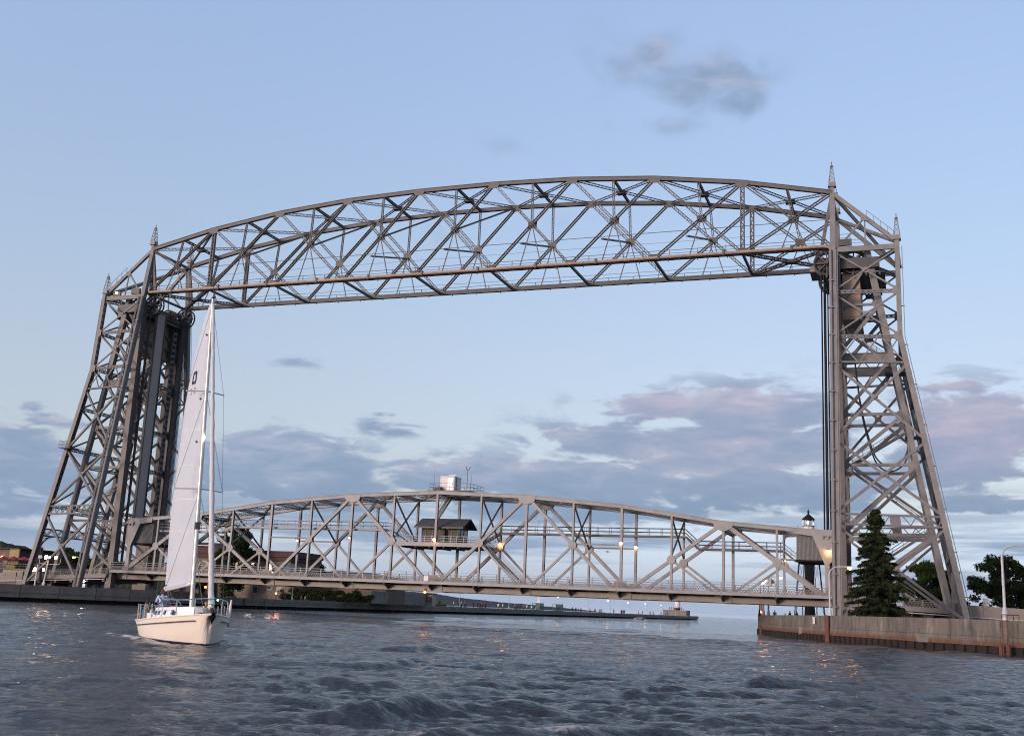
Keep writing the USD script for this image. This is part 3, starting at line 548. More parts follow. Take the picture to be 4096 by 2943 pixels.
# ================================================================ the movable span, down in its low position
LS = thing('lift_span', 'grey steel truss road span lowered across the canal between the two towers', 'bridge span')
XL = -.61 + np.linspace(-59.18, 59.18, 17); YL, ZC, ZD = 4.53, 4.56, 5.4
_hz = {0: 14.3, 2: 15.24, 4: 17.45, 6: 18.74, 8: 19.32, 10: 18.74, 12: 17.45, 14: 15.24, 16: 14.3}
ZT = np.interp(range(17), sorted(_hz), [_hz[k] for k in sorted(_hz)])
def lift_span():
    S = 'span_steel'
    for f in (-1, 1):
        y = f * YL; U = lambda i: A(XL[i], y, ZT[i]); B = lambda i: A(XL[i], y, ZC)
        for i in range(0, 16, 2):
            a, b = U(i), U(i + 2)
            if i == 0: a = A(XL[0] + 2.2, y, 14.25)
            if i == 14: b = A(XL[16] - 2.2, y, 14.25)
            m = MB().beam(a, b, .5, .5, YA); m.beam(a + ZA * .27, b + ZA * .27, .7, .05, YA); m.beam(a - ZA * .25, b - ZA * .25, .6, .04, YA); put(LS, 'upper_chord', m, S)
            a, b = B(i), B(i + 2); m = MB().beam(a, b, .45, .68, YA); m.beam(a + ZA * .35, b + ZA * .35, .6, .04, YA); m.beam(a - ZA * .35, b - ZA * .35, .6, .04, YA); put(LS, 'lower_chord', m, 'girder_tan')
        for i in range(1, 16):
            w = .29 if i % 2 else .36
            m = MB()
            for e in (-1, 1): m.beam(B(i) + YA * e * .2, U(i) + YA * e * .2, .04, w, YA)
            m.beam(B(i), U(i), .36, .06, YA); put(LS, 'vertical', m, S)
        mid = {}
        for i in range(1, 16, 2):
            k = i // 4 * 4                                              # bottom joints at 0 4 8 12 16, peaks at 2 6 10 14
            lo, pk = (k, k + 2) if i < k + 2 else (k + 4, k + 2)
            p, q = B(lo), U(pk); t = (XL[i] - p[0]) / (q[0] - p[0]); c = p + (q - p) * t; mid[i] = c
            for a, b in ((p, c), (c, q)):
                m = MB(); d = unit(b - a)
                for e in (-1, 1): m.beam(a + YA * e * .22, b + YA * e * .22, .05, .46 if i not in (1, 15) else .58, YA)
                m.beam(a, b, .4, .08, YA); put(LS, 'diagonal', m, S)
            tgt = {1: 2, 3: 2, 5: 6, 7: 6, 9: 10, 11: 10, 13: 14, 15: 14}[i]
            put(LS, 'sub_diagonal', MB().beam(c, B(tgt), .32, .33, YA), S)
            put(LS, 'gusset_plate', MB().poly([c + A(.66 * math.cos(k_ * PI / 4 + .39), -.29, .66 * math.sin(k_ * PI / 4 + .39)) for k_ in range(8)], .05, YA).poly([c + A(.66 * math.cos(k_ * PI / 4 + .39), .29, .66 * math.sin(k_ * PI / 4 + .39)) for k_ in range(8)], .05, YA), S)
        for i in (2, 6, 10, 14):
            u = U(i); put(LS, 'gusset_plate', MB().poly([u + A(dx, -.30, dz) for dx, dz in ((-1.5, .1), (-1.2, -.75), (-.4, -1.1), (.4, -1.1), (1.2, -.75), (1.5, .1))], .05, YA).poly([u + A(dx, .30, dz) for dx, dz in ((-1.5, .1), (-1.2, -.75), (-.4, -1.1), (.4, -1.1), (1.2, -.75), (1.5, .1))], .05, YA), S)
        for i in (4, 8, 12):
            u = B(i); put(LS, 'gusset_plate', MB().poly([u + A(dx, -.30, dz) for dx, dz in ((-1.7, -.42), (1.7, -.42), (1.7, .5), (.8, 2.0), (-.8, 2.0), (-1.7, .5))], .05, YA), 'girder_tan')
        for i in (2, 6, 10, 14):
            u = B(i); put(LS, 'gusset_plate', MB().poly([u + A(dx, -.30, dz) for dx, dz in ((-1.2, -.42), (1.2, -.42), (1.2, .5), (.5, 1.4), (-.5, 1.4), (-1.2, .5))], .05, YA), 'girder_tan')
        # fascia, brackets and railing of the footway, outside the truss
        yo = f * 6.6
        for i in range(16):
            put(LS, 'fascia_beam', MB().box(XL[i] + .02, XL[i + 1] - .02, yo - .1, yo + .1, 5.2, 5.6), S)
            n = 20; x0, x1 = XL[i] + .1, XL[i + 1] - .1; m = MB(); dx = (x1 - x0) / n
            for k in range(n):
                for a, b in ((5.66, 6.26), (6.26, 5.66)): m.beam((x0 + k * dx, yo, a), (x0 + (k + 1) * dx, yo, b), .035, .055, YA)
            m.beam((x0, yo, 6.3), (x1, yo, 6.3), .06, .06); m.beam((x0, yo, 5.64), (x1, yo, 5.64), .06, .06)
            put(LS, 'railing_lattice', m, 'tower_steel')
            m = MB()
            for h in (6.62, 6.95): m.beam((XL[i], yo, h), (XL[i + 1], yo, h), .06, .06)
            for q in (.5,): pass
            put(LS, 'railing_rail', m, S)
            for q in (0, .5): put(LS, 'railing_post', MB().beam((XL[i] + q * 7.4, yo - f * .03, 5.2), (XL[i] + q * 7.4, yo - f * .03, 6.98), .13, .13), S)
        for i in range(17): put(LS, 'sidewalk_bracket', MB().poly([(XL[i], f * 4.8, 4.25), (XL[i], f * 4.8, 5.18), (XL[i], f * 6.5, 5.18), (XL[i], f * 6.5, 5.0)], .22, XA), 'dark_steel')
        put(LS, 'sidewalk', MB().box(XL[0], XL[16], min(f * 4.85, f * 6.5), max(f * 4.85, f * 6.5), 5.2, 5.38), 'concrete_road')
        # end plates that stiffen the corners where the ropes hold the span
        for s in (-1, 1):
            P = lambda x, z, d=0: A(s * x, y + d, z)
            m = MB()
            for d in (-.34, .34):
                for poly in (((53.6, 14.55), (58.75, 14.5), (58.75, 13.2), (56.0, 13.6), (53.6, 13.95)), ((56.0, 13.6), (58.75, 13.2), (58.75, 10.5), (58.2, 9.9), (57.5, 9.9))):
                    m.poly([P(x, z, d) for x, z in poly], .05, YA)
            m.beam(P(57.85, 9.95), P(58.0, 4.3), .7, .62, YA, .7, .8); m.beam(P(53.6, 14.52), P(58.8, 14.47), .8, .07, YA); m.beam(P(58.75, 14.4), P(58.75, 10.5), .68, .07, YA); m.beam(P(58.75, 10.5), P(58.2, 9.9), .68, .07, YA)
            put(LS, 'end_plate', m, S)
            m = MB().box(min(s * 57.2, s * 59.0), max(s * 57.2, s * 59.0), y - .65, y - .38, 13.6, 13.95)
            for k in range(3): x = 57.3 + k * .7; m.box(min(s * x, s * x + s * .18), max(s * x, s * x + s * .18), y - .62, y - .4, 13.3, 13.6)
            put(LS, 'rope_anchor', m, S)
            m = MB()
            for k in range(8):
                for e in (-.17, .17):
                    yy = f * (3.1 + k * .24); m.tube([(s * (57.72 + e), yy, 14.3), (s * (57.95 + e), yy, 52.0)], .055, 6)
            if s < 0 and f < 0:
                m = MB().box(-58.0, -57.85, -4.3, -2.0, 14.4, 51.5); put(LS, 'guide_plate', m, 'plate_grey'); m = MB()
                for yy in (-4.42, -1.88): m.box(-58.15, -57.7, yy - .12, yy + .12, 14.4, 51.5)
            put(LS, 'hoist_ropes', m, 'rope_black')
    # deck and floor
    put(LS, 'roadway', MB().box(XL[0], XL[16], -4.1, 4.1, 5.15, 5.35), 'asphalt')
    for i in range(17): put(LS, 'floor_beam', MB().box(XL[i] - .15, XL[i] + .15, -4.3, 4.3, 4.24, 5.15), 'dark_steel')
    for k in range(5): y = -3.2 + k * 1.6; put(LS, 'stringer', MB().box(XL[0], XL[16], y - .1, y + .1, 4.55, 5.15), 'dark_steel')
    # bracing between the two trusses, overhead
    for i in range(0, 17):
        a, b = A(XL[i], -YL, ZT[i]), A(XL[i], YL, ZT[i])
        if 0 < i < 16: put(LS, 'top_strut', MB().laced(a, b, .35, .42 if i % 2 == 0 else .3, XA, t=.09, pitch=1.0), S)
        if 1 <= i < 15:
            c, d = A(XL[i + 1], -YL, ZT[i + 1]), A(XL[i + 1], YL, ZT[i + 1])
            for p, q in ((a, d), (c, b)): put(LS, 'top_lateral', MB().laced(p, q, .3, .34, np.cross(unit(q - p), ZA), t=.08, pitch=1.1), S)
        if i % 2 and 3 <= i <= 13:
            zc = (ZT[i] + ZC) / 2 + .1
            for p, q in ((a - ZA * .4, A(XL[i], YL, zc)), (b - ZA * .4, A(XL[i], -YL, zc))): put(LS, 'sway_brace', MB().beam(p, q, .2, .22, XA), 'dark_steel')
    for i0, i1 in ((11, 12), (4, 5)):
        for f in (-1, 1): put(LS, 'light_arm', MB().tube([(XL[i0], f * YL, 11.85), (XL[i1], f * YL, 11.85)], .11, 8), S)
    # portal frames at the ends
    for s in (-1, 1):
        x = XL[2] if s < 0 else XL[14]
        m = MB().laced((x, -YL, 14.5), (x, YL, 14.5), .35, .9, XA, t=.12, pitch=.8); put(LS, 'portal_frame', m, 'dark_steel')
        # corrugated machinery room between the end plates
        X = lambda a: s * a; x0, x1 = sorted((X(53.75), X(58.3)))
        m = MB().box(x0, x1, -4.05, 4.05, 10.4, 14.2); put(LS, 'machinery_room', m, 'corrugated_grey')
        n = 26
        for k in range(n):
            xa = x0 + (x1 - x0) * (k + .25) / n
            put(LS, 'corrugation', MB().box(xa, xa + (x1 - x0) / n * .5, -4.12, -4.05, 10.4, 14.2), 'corrugated_grey')
        put(LS, 'room_floor', MB().box(x0 - .15, x1 + .1, -4.2, 4.2, 10.15, 10.38), 'black_iron')
        # stair up to the room and a small landing
        xa = X(53.0); put(LS, 'landing', MB().box(min(X(51.6), X(53.8)), max(X(51.6), X(53.8)), -3.9, -2.2, 10.35, 10.5), S)
        m = MB()
        for h in (.5, 1.0): m.tube([(X(51.6), -3.9, 10.5 + h), (X(53.7), -3.9, 10.5 + h)], .03, 5)
        for k in range(4): m.tube([(X(51.6 + k * .7), -3.9, 10.5), (X(51.6 + k * .7), -3.9, 11.5)], .03, 5)
        put(LS, 'landing_rail', m, S)
    put(LS, 'vent_pipe', MB().tube([(51.9, -2.5, 10.5), (51.9, -2.5, 13.2), (52.2, -2.5, 13.7), (53.6, -2.5, 13.8)], .17, 8), 'tower_steel', smooth=40)
    put(LS, 'hoist_hook', MB().beam((52.0, -3.4, 10.35), (52.0, -3.4, 9.3), .16, .18).tube([(52.0 + .16 * math.cos(t), -3.4, 9.15 + .2 * math.sin(t)) for t in np.linspace(1.6, 6.0, 9)], .05, 6), 'white_paint')
    # catwalks: to the left one just inside the near truss, to the right one along the far truss
    def catwalk(x0, x1, y, z, mat_, rail=1.15):
        m = MB().box(x0, x1, y - .5, y + .5, z - .1, z + .02).box(x0, x1, y - .55, y - .48, z - .2, z + .1).box(x0, x1, y + .48, y + .55, z - .2, z + .1); put(LS, 'catwalk', m, mat_)
        m = MB()
        for e in (-.5, .5):
            for h in (.58, rail): m.tube([(x0, y + e, z + h), (x1, y + e, z + h)], .045, 5)
            for k in range(int((x1 - x0) / 2.0) + 1): q = x0 + k * 2.0; m.tube([(q, y + e, z), (q, y + e, z + rail)], .04, 5)
        put(LS, 'catwalk_rail', m, mat_)
    def slope(p, q, y, mat_):
        m = MB(); a, b = A(p[0], y, p[1]), A(q[0], y, q[1])
        for e in (-.5, .5): m.beam(a + YA * e, b + YA * e, .07, .28, YA)
        n = max(3, int(abs(p[1] - q[1]) / .22))
        for k in range(n): c = a + (b - a) * (k + .5) / n; m.beam(c - YA * .5, c + YA * .5, .25, .04, XA)
        for e in (-.5, .5):
            for h in (.55, 1.1): m.tube([a + YA * e + ZA * h, b + YA * e + ZA * h], .04, 5)
        put(LS, 'stair_flight', m, mat_)
    catwalk(-38.2, -9.2, -3.2, 13.5, S); slope((-9.2, 13.5), (-5.8, 11.5), -3.2, S); slope((-38.2, 13.5), (-40.4, 12.6), -3.2, S); catwalk(-47.0, -40.4, -3.2, 12.6, S); catwalk(-53.0, -47.0, -3.2, 12.6, S)
    catwalk(7.2, 36.9, 3.4, 13.75, 'column_steel'); slope((36.9, 13.75), (38.8, 12.0), 3.4, 'column_steel'); catwalk(38.8, 51.2, 3.4, 12.0, 'column_steel'); slope((51.2, 12.0), (53.0, 10.5), 3.4, 'tower_steel'); slope((3.6, 11.6), (7.2, 13.75), 3.4, 'tower_steel')
    slope((7.2, 11.3), (14.0, 5.4), -3.6, S)
    # platform for the cabin, from joint to joint
    m = MB().box(XL[7] + .3, XL[9] - .3, -4.25, 4.25, 11.25, 11.5); put(LS, 'platform', m, 'dark_steel')
    for y in (-4.55, 4.55): put(LS, 'platform_beam', MB().box(XL[7] + .4, XL[9] - .4, y - .18, y + .18, 11.0, 11.62), S)
    for k in range(6): x = XL[7] + 1.5 + k * 2.4; put(LS, 'floor_beam', MB().box(x - .1, x + .1, -4.3, 4.3, 10.8, 11.25), 'dark_steel')
    for y in (-4.2, 4.2):
        m = MB()
        for h in (.4, .75, 1.1): m.tube([(XL[7] + 2.2, y, 11.5 + h), (XL[9] - .6, y, 11.5 + h)], .035, 5)
        for k in range(12): q = XL[7] + 2.2 + k * 1.08; m.tube([(q, y, 11.5), (q, y, 12.6)], .035, 5)
        put(LS, 'platform_rail', m, 'galvanised')
    # top platform, its rail and the stair up to it
    put(LS, 'top_platform', MB().box(-2.9, 4.2, -3.1, 3.1, 19.72, 19.84), 'dark_steel')
    m = MB(); c = [(-2.8, -3.0), (4.1, -3.0), (4.1, 3.0), (-2.8, 3.0), (-2.8, -3.0)]
    for h in (.55, 1.1):
        for (xa, ya), (xb, yb) in zip(c, c[1:]): m.tube([(xa, ya, 19.84 + h), (xb, yb, 19.84 + h)], .035, 5)
    for (xa, ya), (xb, yb) in zip(c, c[1:]):
        for k in range(4): m.tube([(xa + (xb - xa) * k / 4, ya + (yb - ya) * k / 4, 19.8), (xa + (xb - xa) * k / 4, ya + (yb - ya) * k / 4, 20.94)], .035, 5)
    put(LS, 'top_platform_rail', m, 'tower_steel')
    slope((-2.5, 15.7), (-.3, 19.1), 0.0, 'dark_steel')
    put(LS, 'machine', MB().box(-2.3, -1.6, -2.2, -1.6, 19.84, 20.4).lathe([(0, 0), (.3, 0), (.3, .35), (0, .45)], (-1.4, -1.9, 20.1), 10), 'dark_steel')
    # white plate signs on the railing
    put(LS, 'sign_plate', MB().box(.0 - 1.2, .45 - .9, -6.78, -6.74, 5.65, 6.4), 'white_paint', label='pale blank plate on the railing near the middle of the span')
    # lamps fixed to the steel
    for x, y, z in ((XL[8], -YL - .36, 11.95), (XL[12], -YL - .36, 12.05), (XL[12] + .1, YL - .4, 12.05), (XL[4], YL - .4, 11.9), (XL[6], -YL - .36, 12.0), (58.1, -YL - .55, 11.5), (XL[15] + .1, YL - .4, 10.6), (XL[3] - 2.0, -6.75, 6.1), (XL[15], 5.2, 6.1)):
        big = (abs(x - XL[8]) < .1 and y < 0) or x > 57 or (abs(x - XL[12]) < .2)
        put(LS, 'lamp_globe', MB().ball((x, y - .15, z), .24 if big else .13, 10), 'lamp_sodium' if x > 57 else 'lamp_amber'); put(LS, 'lamp_cap', MB().box(x - .28, x + .28, y - .4, y + .1, z + .25, z + .34), 'dark_steel')
    put(LS, 'lamp_globe', MB().ball((XL[9] + .15, YL - .62, 12.0), .2, 10), 'lamp_sodium')
    for x, y, z in ((-1.7, -4.95, 4.0), (47.2, -4.95, 3.2)):
        if x < 0: put(LS, 'signal_lamp', MB().ball((x, y, z), .2, 10), 'lamp_red'); put(LS, 'lamp_bracket', MB().box(x - .16, x + .16, y - .05, y + .3, z + .2, z + .6), 'dark_steel')
lift_span()
# ---------------------------------------------------------------- operator's house and the cabin on top
def operator_house():
    t = thing('operator_house', "operator's house with charcoal gable roof on the platform in the middle of the span", 'cabin', (-.72, 0, 11.5))
    x0, x1, y0, y1, zb, zt = -3.05, 3.05, -2.9, 1.4, 0, 2.65
    m = MB().box(x0, x1, y0, y0 + .12, 0, .95).box(x0, x1, y0, y0 + .12, 2.3, zt).box(x0, x1, y1 - .12, y1, 0, zt).box(x0, x0 + .12, y0 + .12, y1 - .12, 0, zt).box(x1 - .12, x1, y0 + .12, y1 - .12, 0, .95).box(x1 - .12, x1, y0 + .12, y1 - .12, 2.3, zt)
    put(t, 'wall', m, 'house_wall')
    xs = [x0, -2.35, -1.15, -.05, .9, 1.5, 2.1, x1]
    for a in xs: put(t, 'mullion', MB().box(a - .05, a + .07, y0 - .01, y0 + .13, .95, 2.3), 'dark_steel')
    for a, b in zip(xs, xs[1:]): put(t, 'window_pane', MB().box(a + .08, b - .06, y0 + .05, y0 + .07, .96, 2.29), 'dark_pane' if b in (1.5,) else 'house_glass')
    for a, b in ((-2.7, -1.5), (-1.4, -.2), (-.1, 1.2)): put(t, 'window_pane', MB().box(x1 - .07, x1 - .05, a, b, .96, 2.29), 'dark_pane')
    for a in (-1.45, -.15): put(t, 'mullion', MB().box(x1 - .13, x1 + .01, a - .05, a + .05, .95, 2.3), 'dark_steel')
    put(t, 'door', MB().box(.92, 1.48, y0 - .03, y0 - .012, .02, 2.25), 'black_iron')
    ym, zr = -.75, 4.05; R = MB()
    for ya in (y0 - .85, y1 + .85): R.poly([(x0 - 1.0, ya, zt - .1), (x1 + 1.3, ya, zt - .1), (x1 + 1.3, ym, zr), (x0 - 1.0, ym, zr)], .12, (0, (ya - ym), 3.0) if ya < ym else (0, (ya - ym), 3.0))
    put(t, 'roof', R, 'roof_charcoal')
    put(t, 'gable', MB().poly([(x1 - .06, y0, zt), (x1 - .06, y1, zt), (x1 - .06, ym, zr - .12)], .1, XA).poly([(x0 + .06, y0, zt), (x0 + .06, y1, zt), (x0 + .06, ym, zr - .12)], .1, XA), 'dark_steel')
    put(t, 'fascia_board', MB().box(x0 - 1.0, x1 + 1.3, y0 - .98, y0 - .9, zt - .3, zt - .08), 'dark_steel')
plain('house_glass', (.065, .058, .04), .55, var=.25, scale=2, spec=.12)
plain('house_wall', (.055, .056, .06), .6)
operator_house()
t = thing('equipment_cabin', 'small white boxy cabin with a door on top of the span', 'cabin', (-.5, 0, 19.84))
put(t, 'walls', MB().box(-1.25, 1.2, -1.4, 1.4, .12, 2.35), 'white_paint'); put(t, 'roof', MB().box(-1.3, 1.25, -1.45, 1.45, 2.36, 2.44), 'white_paint'); put(t, 'door', MB().box(.1, 1.0, -1.45, -1.41, .2, 2.1), 'gelcoat_white'); put(t, 'door_handle', MB().box(.86, .93, -1.5, -1.46, 1.0, 1.2), 'black_iron'); put(t, 'base', MB().box(-1.3, 1.25, -1.5, 1.5, 0, .11), 'dark_steel')
put(t, 'radar_scanner', MB().lathe([(0, 0), (.16, 0), (.2, .2), (.05, .3), (0, .3)], (.3, 0, 2.45), 10).box(-.35, .95, -.08, .08, 2.75, 2.86), 'white_paint'); put(t, 'down_pipe', MB().tube([(1.25, -.6, .2), (1.25, -.6, 2.3)], .05, 6), 'dark_steel')
t = thing('weather_mast', 'thin mast with curled wind instruments beside the white cabin on top of the span', 'mast', (3.5, -2.8, 19.84))
put(t, 'pole', MB().tube([(0, 0, 0), (0, 0, 3.2)], .04, 6).tube([(.5, .3, 0), (.5, .3, 2.4)], .03, 5), 'dark_steel'); put(t, 'wind_vane', MB().tube([(.25 * math.cos(a), 0, 3.5 + .3 * math.sin(a)) for a in np.linspace(2.6, 6.6, 12)], .05, 6).ball((.45, 0, 3.7), .09).ball((-.3, 0, 3.8), .07), 'dark_steel')
t = thing('whip_antenna', 'thin whip antenna at the corner of the top platform on the span', 'antenna', (-2.3, -2.6, 19.84)); put(t, 'whip', MB().tube([(0, 0, 0), (.08, 0, 3.3)], [.04, .012], 5), 'dark_steel'); put(t, 'base', MB().box(-.1, .1, -.1, .1, 0, .3), 'dark_steel')
# ================================================================ water: one sheet, fine near the camera and coarse out to the horizon
def wave_field():
    rng = np.random.default_rng(7); W = []
    for k in range(84):
        lam = .34 * (9.0 / .34) ** (k / 83.0) * rng.uniform(.9, 1.1); th = math.radians(rng.normal(-66, 24)) if lam > 1.2 else math.radians(rng.normal(-66, 48))
        amp = (.0068 * lam ** .85 if lam < 1.3 else .0050 * lam ** .5 if lam < 5 else .011 * (5 / lam)); W.append((lam, th, amp * rng.uniform(.6, 1.25), rng.uniform(0, 2 * PI)))
    return W
def gust(x, y):
    return 1.0 + .5 * np.sin(.11 * x + .05 * y + 1.0) * np.sin(.07 * y - .04 * x + .5) + .32 * np.sin(.31 * x - .22 * y) * np.sin(.19 * y + .27 * x + 2)
def water():
    c0 = EYE[:2]; az = np.concatenate([np.arange(-110, -52, 2.0), np.arange(-52, 10.01, .11), np.arange(12, 70, 2.0)])
    r = [3.0]
    while r[-1] < 45000: r.append(r[-1] * (1.0046 if 14 < r[-1] < 120 else 1.009 if 11 < r[-1] < 300 else 1.06))
    r = np.array(r); azr = np.radians(az); R, Z = np.meshgrid(r, azr, indexing='ij')
    x = c0[0] + R * np.sin(Z); y = c0[1] + R * np.cos(Z); sp = np.gradient(r)[:, None] * np.ones_like(R)
    h = np.zeros_like(x); g = gust(x, y); hx = np.zeros_like(x); hy = np.zeros_like(x); near = (r < 420)[:, None]
    for lam, th, amp, ph in wave_field():
        k = 2 * PI / lam; fade = np.clip((lam / np.maximum(sp, R * .0028) - 2.2) / 2.0, 0, 1)
        a = k * (x * math.cos(th) + y * math.sin(th)) + ph + .5 * np.sin(.13 * x + lam) + .5 * np.sin(.17 * y - lam)
        s = np.sin(a); h += amp * fade * g * (2.0 * np.exp(1.7 * (s - 1)) - .7)
        q = .55 * amp * fade * g * np.cos(a); hx += q * math.cos(th); hy += q * math.sin(th)
    # the steep wake that rolls across in front: short crests running from lower left to upper right
    foam = np.zeros_like(x)
    for px, py, ang, lam, amp, rx, ry in ((58.6, -140.0, -38, 3.4, .27, 6.0, 2.2), (61.2, -143.2, -40, 2.8, .27, 3.2, 1.6), (55.5, -132.5, -45, 3.0, .20, 4.5, 1.8), (51.5, -124.0, -50, 3.2, .20, 7.5, 2.6), (63.5, -122.0, -55, 3.4, .20, 7, 2.2), (46, -110, -60, 3.6, .16, 12, 3.0), (50, -60, -75, 5.0, .2, 60, 6.0)):
        t = math.radians(ang); u = (x - px) * math.cos(t) + (y - py) * math.sin(t); v = -(x - px) * math.sin(t) + (y - py) * math.cos(t)
        u = u + .5 * np.sin(v * .55) + .25 * np.sin(v * 1.7 + 1)
        e = np.exp(-(v / rx) ** 2 - (u / ry) ** 2) * (.65 + .35 * np.sin(v * .9 + px)) * np.clip(lam / np.maximum(sp, .1) / 4 - .3, 0, 1)
        s = np.cos(2 * PI * u / lam); h += amp * e * (1.7 * np.exp(1.5 * (s - 1)) - .55)
        if (px, py) in ((61.2, -143.2), (50, -60)): foam += np.clip((s - .6) * 3.0, 0, 1) * np.clip(e * 1.9 - .5, 0, 1) * (1.0 if px > 60 else .25)
    # disturbed water along the boat's hull
    bx_, by_ = 38.2, -118.3; d2 = ((x - bx_) * .705 + (y - by_) * -.709); s2 = ((x - bx_) * .709 + (y - by_) * .705)
    wk = np.exp(-((d2 + 4) / 6) ** 2) * np.exp(-((np.abs(s2) - 1.9 - .12 * np.maximum(-d2, 0)) / .45) ** 2); h += .12 * wk; foam += 1.0 * wk * (np.sin(x * 5) * np.sin(y * 4.3) * .5 + .5)
    z = np.where(near, h, 0.0)
    v = np.stack([x - np.where(near, hx, 0), y - np.where(near, hy, 0), z], -1).reshape(-1, 3)
    n, m = R.shape; i = np.arange(n - 1)[:, None] * m + np.arange(m - 1)[None, :]; i = i.ravel()
    f = np.vstack([np.stack([i, i + m, i + m + 1], 1), np.stack([i, i + m + 1, i + 1], 1)])[:, ::-1]
    # smooth normals come from the grid itself
    me = UsdGeom.Mesh.Define(stage, '/World/water')
    me.CreatePointsAttr(Vt.Vec3fArray.FromNumpy(v.astype(np.float32))); me.CreateFaceVertexCountsAttr(Vt.IntArray.FromNumpy(np.full(len(f), 3, np.int32))); me.CreateFaceVertexIndicesAttr(Vt.IntArray.FromNumpy(f.astype(np.int32).ravel())); me.CreateSubdivisionSchemeAttr('none')
    p = v.reshape(n, m, 3); du = np.gradient(p, axis=0); dv = np.gradient(p, axis=1); nn = np.cross(dv, du); nn /= np.linalg.norm(nn, axis=-1, keepdims=True); nn *= np.sign(nn[..., 2:3])
    me.CreateNormalsAttr(Vt.Vec3fArray.FromNumpy(nn.reshape(-1, 3).astype(np.float32))); me.SetNormalsInterpolation('vertex')
    UsdGeom.PrimvarsAPI(me).CreatePrimvar('foam', Sdf.ValueTypeNames.FloatArray, 'vertex').Set(Vt.FloatArray.FromNumpy(foam.ravel().astype(np.float32)))
    UsdShade.MaterialBindingAPI.Apply(me.GetPrim()).Bind(M['lake_water']); tag(me, kind='structure')
water()
# ================================================================ piers that wall the canal
FLARE = [(45.72, 13.4), (46.6, 9.5), (49.6, -1.0), (53.6, -14.5), (58.0, -25.5), (63.4, -36.3), (67.4, -43.4), (71.8, -48.6), (76.6, -53.8), (84, -61), (96, -72), (125, -96), (170, -135)]
def resample(pts, step):
    p = np.asarray(pts, float); d = np.concatenate([[0], np.cumsum(np.linalg.norm(np.diff(p, axis=0), axis=1))]); n = max(1, int(round(d[-1] / step))); t = np.linspace(0, d[-1], n + 1)
    return np.stack([np.interp(t, d, p[:, 0]), np.interp(t, d, p[:, 1])], 1)
def pier(s, line, top, label, mat_, pile_mat, near_len, zled=1.55, zlow=.74):
    t = thing('canal_pier', label, 'pier')
    pts = resample(line, 6.0)
    for i in range(len(pts) - 1):
        a, b = pts[i], pts[i + 1]; d = unit(b - a); n = A(-d[1], d[0]) * s                 # n points away from the water
        za, zb = top(*a), top(*b)
        def strip(z0, z1a, z1b, off, depth, gap=.02):
            p = [a + d * gap + n * off, b - d * gap + n * off, b - d * gap + n * (off + depth), a + d * gap + n * (off + depth)]
            v = [(q[0], q[1], z0) for q in p] + [(p[0][0], p[0][1], z1a), (p[1][0], p[1][1], z1b), (p[2][0], p[2][1], z1b), (p[3][0], p[3][1], z1a)]
            f = BOXF if s < 0 else BOXF[:, ::-1]
            return v, f
        m = MB().add(*strip(zled, za, zb, .10, 1.5)); m.add(*strip(zlow, zled - .02, zled - .02, .03, 1.5)); put(t, 'concrete_block', m, mat_)
    # sheet piles below the concrete: alternate pans in and out
    dens = resample(line, .66); rest = MB()
    for i in range(len(dens) - 1):
        a, b = dens[i], dens[i + 1]; d = unit(b - a); n = A(-d[1], d[0]) * s; off = -.05 if i % 2 else .18
        p = [a + n * off, b + n * off, b + n * (off + .25), a + n * (off + .25)]
        v = [(q[0], q[1], -1.0) for q in p] + [(q[0], q[1], zlow - .01) for q in p]
        if i < near_len: put(t, 'sheet_pile', MB().add(v, BOXF), pile_mat)
        else: rest.add(v, BOXF)
    if rest.v: put(t, 'sheet_piles', rest, pile_mat, kind='stuff')
    return t
def rtop(x, y): return 2.72 + max(0, min(1, (12 - y) / 66)) * .3
def ltop(x, y): return 2.5 if y < 1 else 2.5 - .6 * min(1, (y - 1) / 3.0)
RL = [(68, 12.6)] + [(46.3, 13.2)] + FLARE[1:]
RP = pier(1, RL, rtop, 'weathered concrete pier wall with rust streaks under the bigger tower', 'pier_concrete', 'sheet_pile', 290)
LLINE = [(-x, y) for x, y in FLARE[::-1][1:]] + [(-45.72, 60.0), (-45.72, 466.0)]
LP = pier(-1, [(-x, y) for x, y in FLARE[::-1]] + [(-45.72, 466.0)], ltop, 'long dark concrete pier wall running out past the sailboat to the white lighthouse', 'old_concrete', 'sheet_pile', 420, 1.3, .6)
# rusty fender posts and ladders on the pier faces
def post(t, x, y, w, z0, z1, mat_='rust_orange'): put(t, 'fender_post', MB().box(x - w / 2, x + w / 2, y - w / 2, y + w / 2, z0, z1), mat_)
post(RP, 59.3, -28.6, .42, -.3, 2.95); post(RP, 47.6, 5.6, .3, -.2, 1.2)
for y in (20, 47, 75, 110, 150, 200, 260, 330, 400): post(LP, -45.5, y, .6, -.3, 2.0, 'rust_dark' if 'rust_dark' in M else 'rust_orange')
post(LP, -57.6, -24.4, .6, -.3, 2.55); post(LP, -47.3, 12.5, .55, -.3, 2.2)
m = MB(); bx0, by0 = 76.2, -54.3
d = unit(A(.68, -.73)); nrm = A(-.73, -.68)
for e in (-.3, .3): q = A(bx0, by0) + d * e + nrm * .12; m.beam((q[0], q[1], -.3), (q[0], q[1], 3.5), .1, .1)
for k in range(9): z = .1 + k * .4; a, b = A(bx0, by0) - d * .3 + nrm * .12, A(bx0, by0) + d * .3 + nrm * .12; m.beam((*a, z), (*b, z), .05, .05)
for e in (-.3, .3): q = A(bx0, by0) + d * e + nrm * .12; r = q - nrm * 1.4; m.beam((q[0], q[1], 3.48), (r[0], r[1], 3.48), .08, .08); m.beam((r[0], r[1], 3.48), (r[0], r[1], 2.9), .08, .08)
put(RP, 'ladder', m, 'rust_orange', label='orange steel ladder on the pier face')
m = MB()
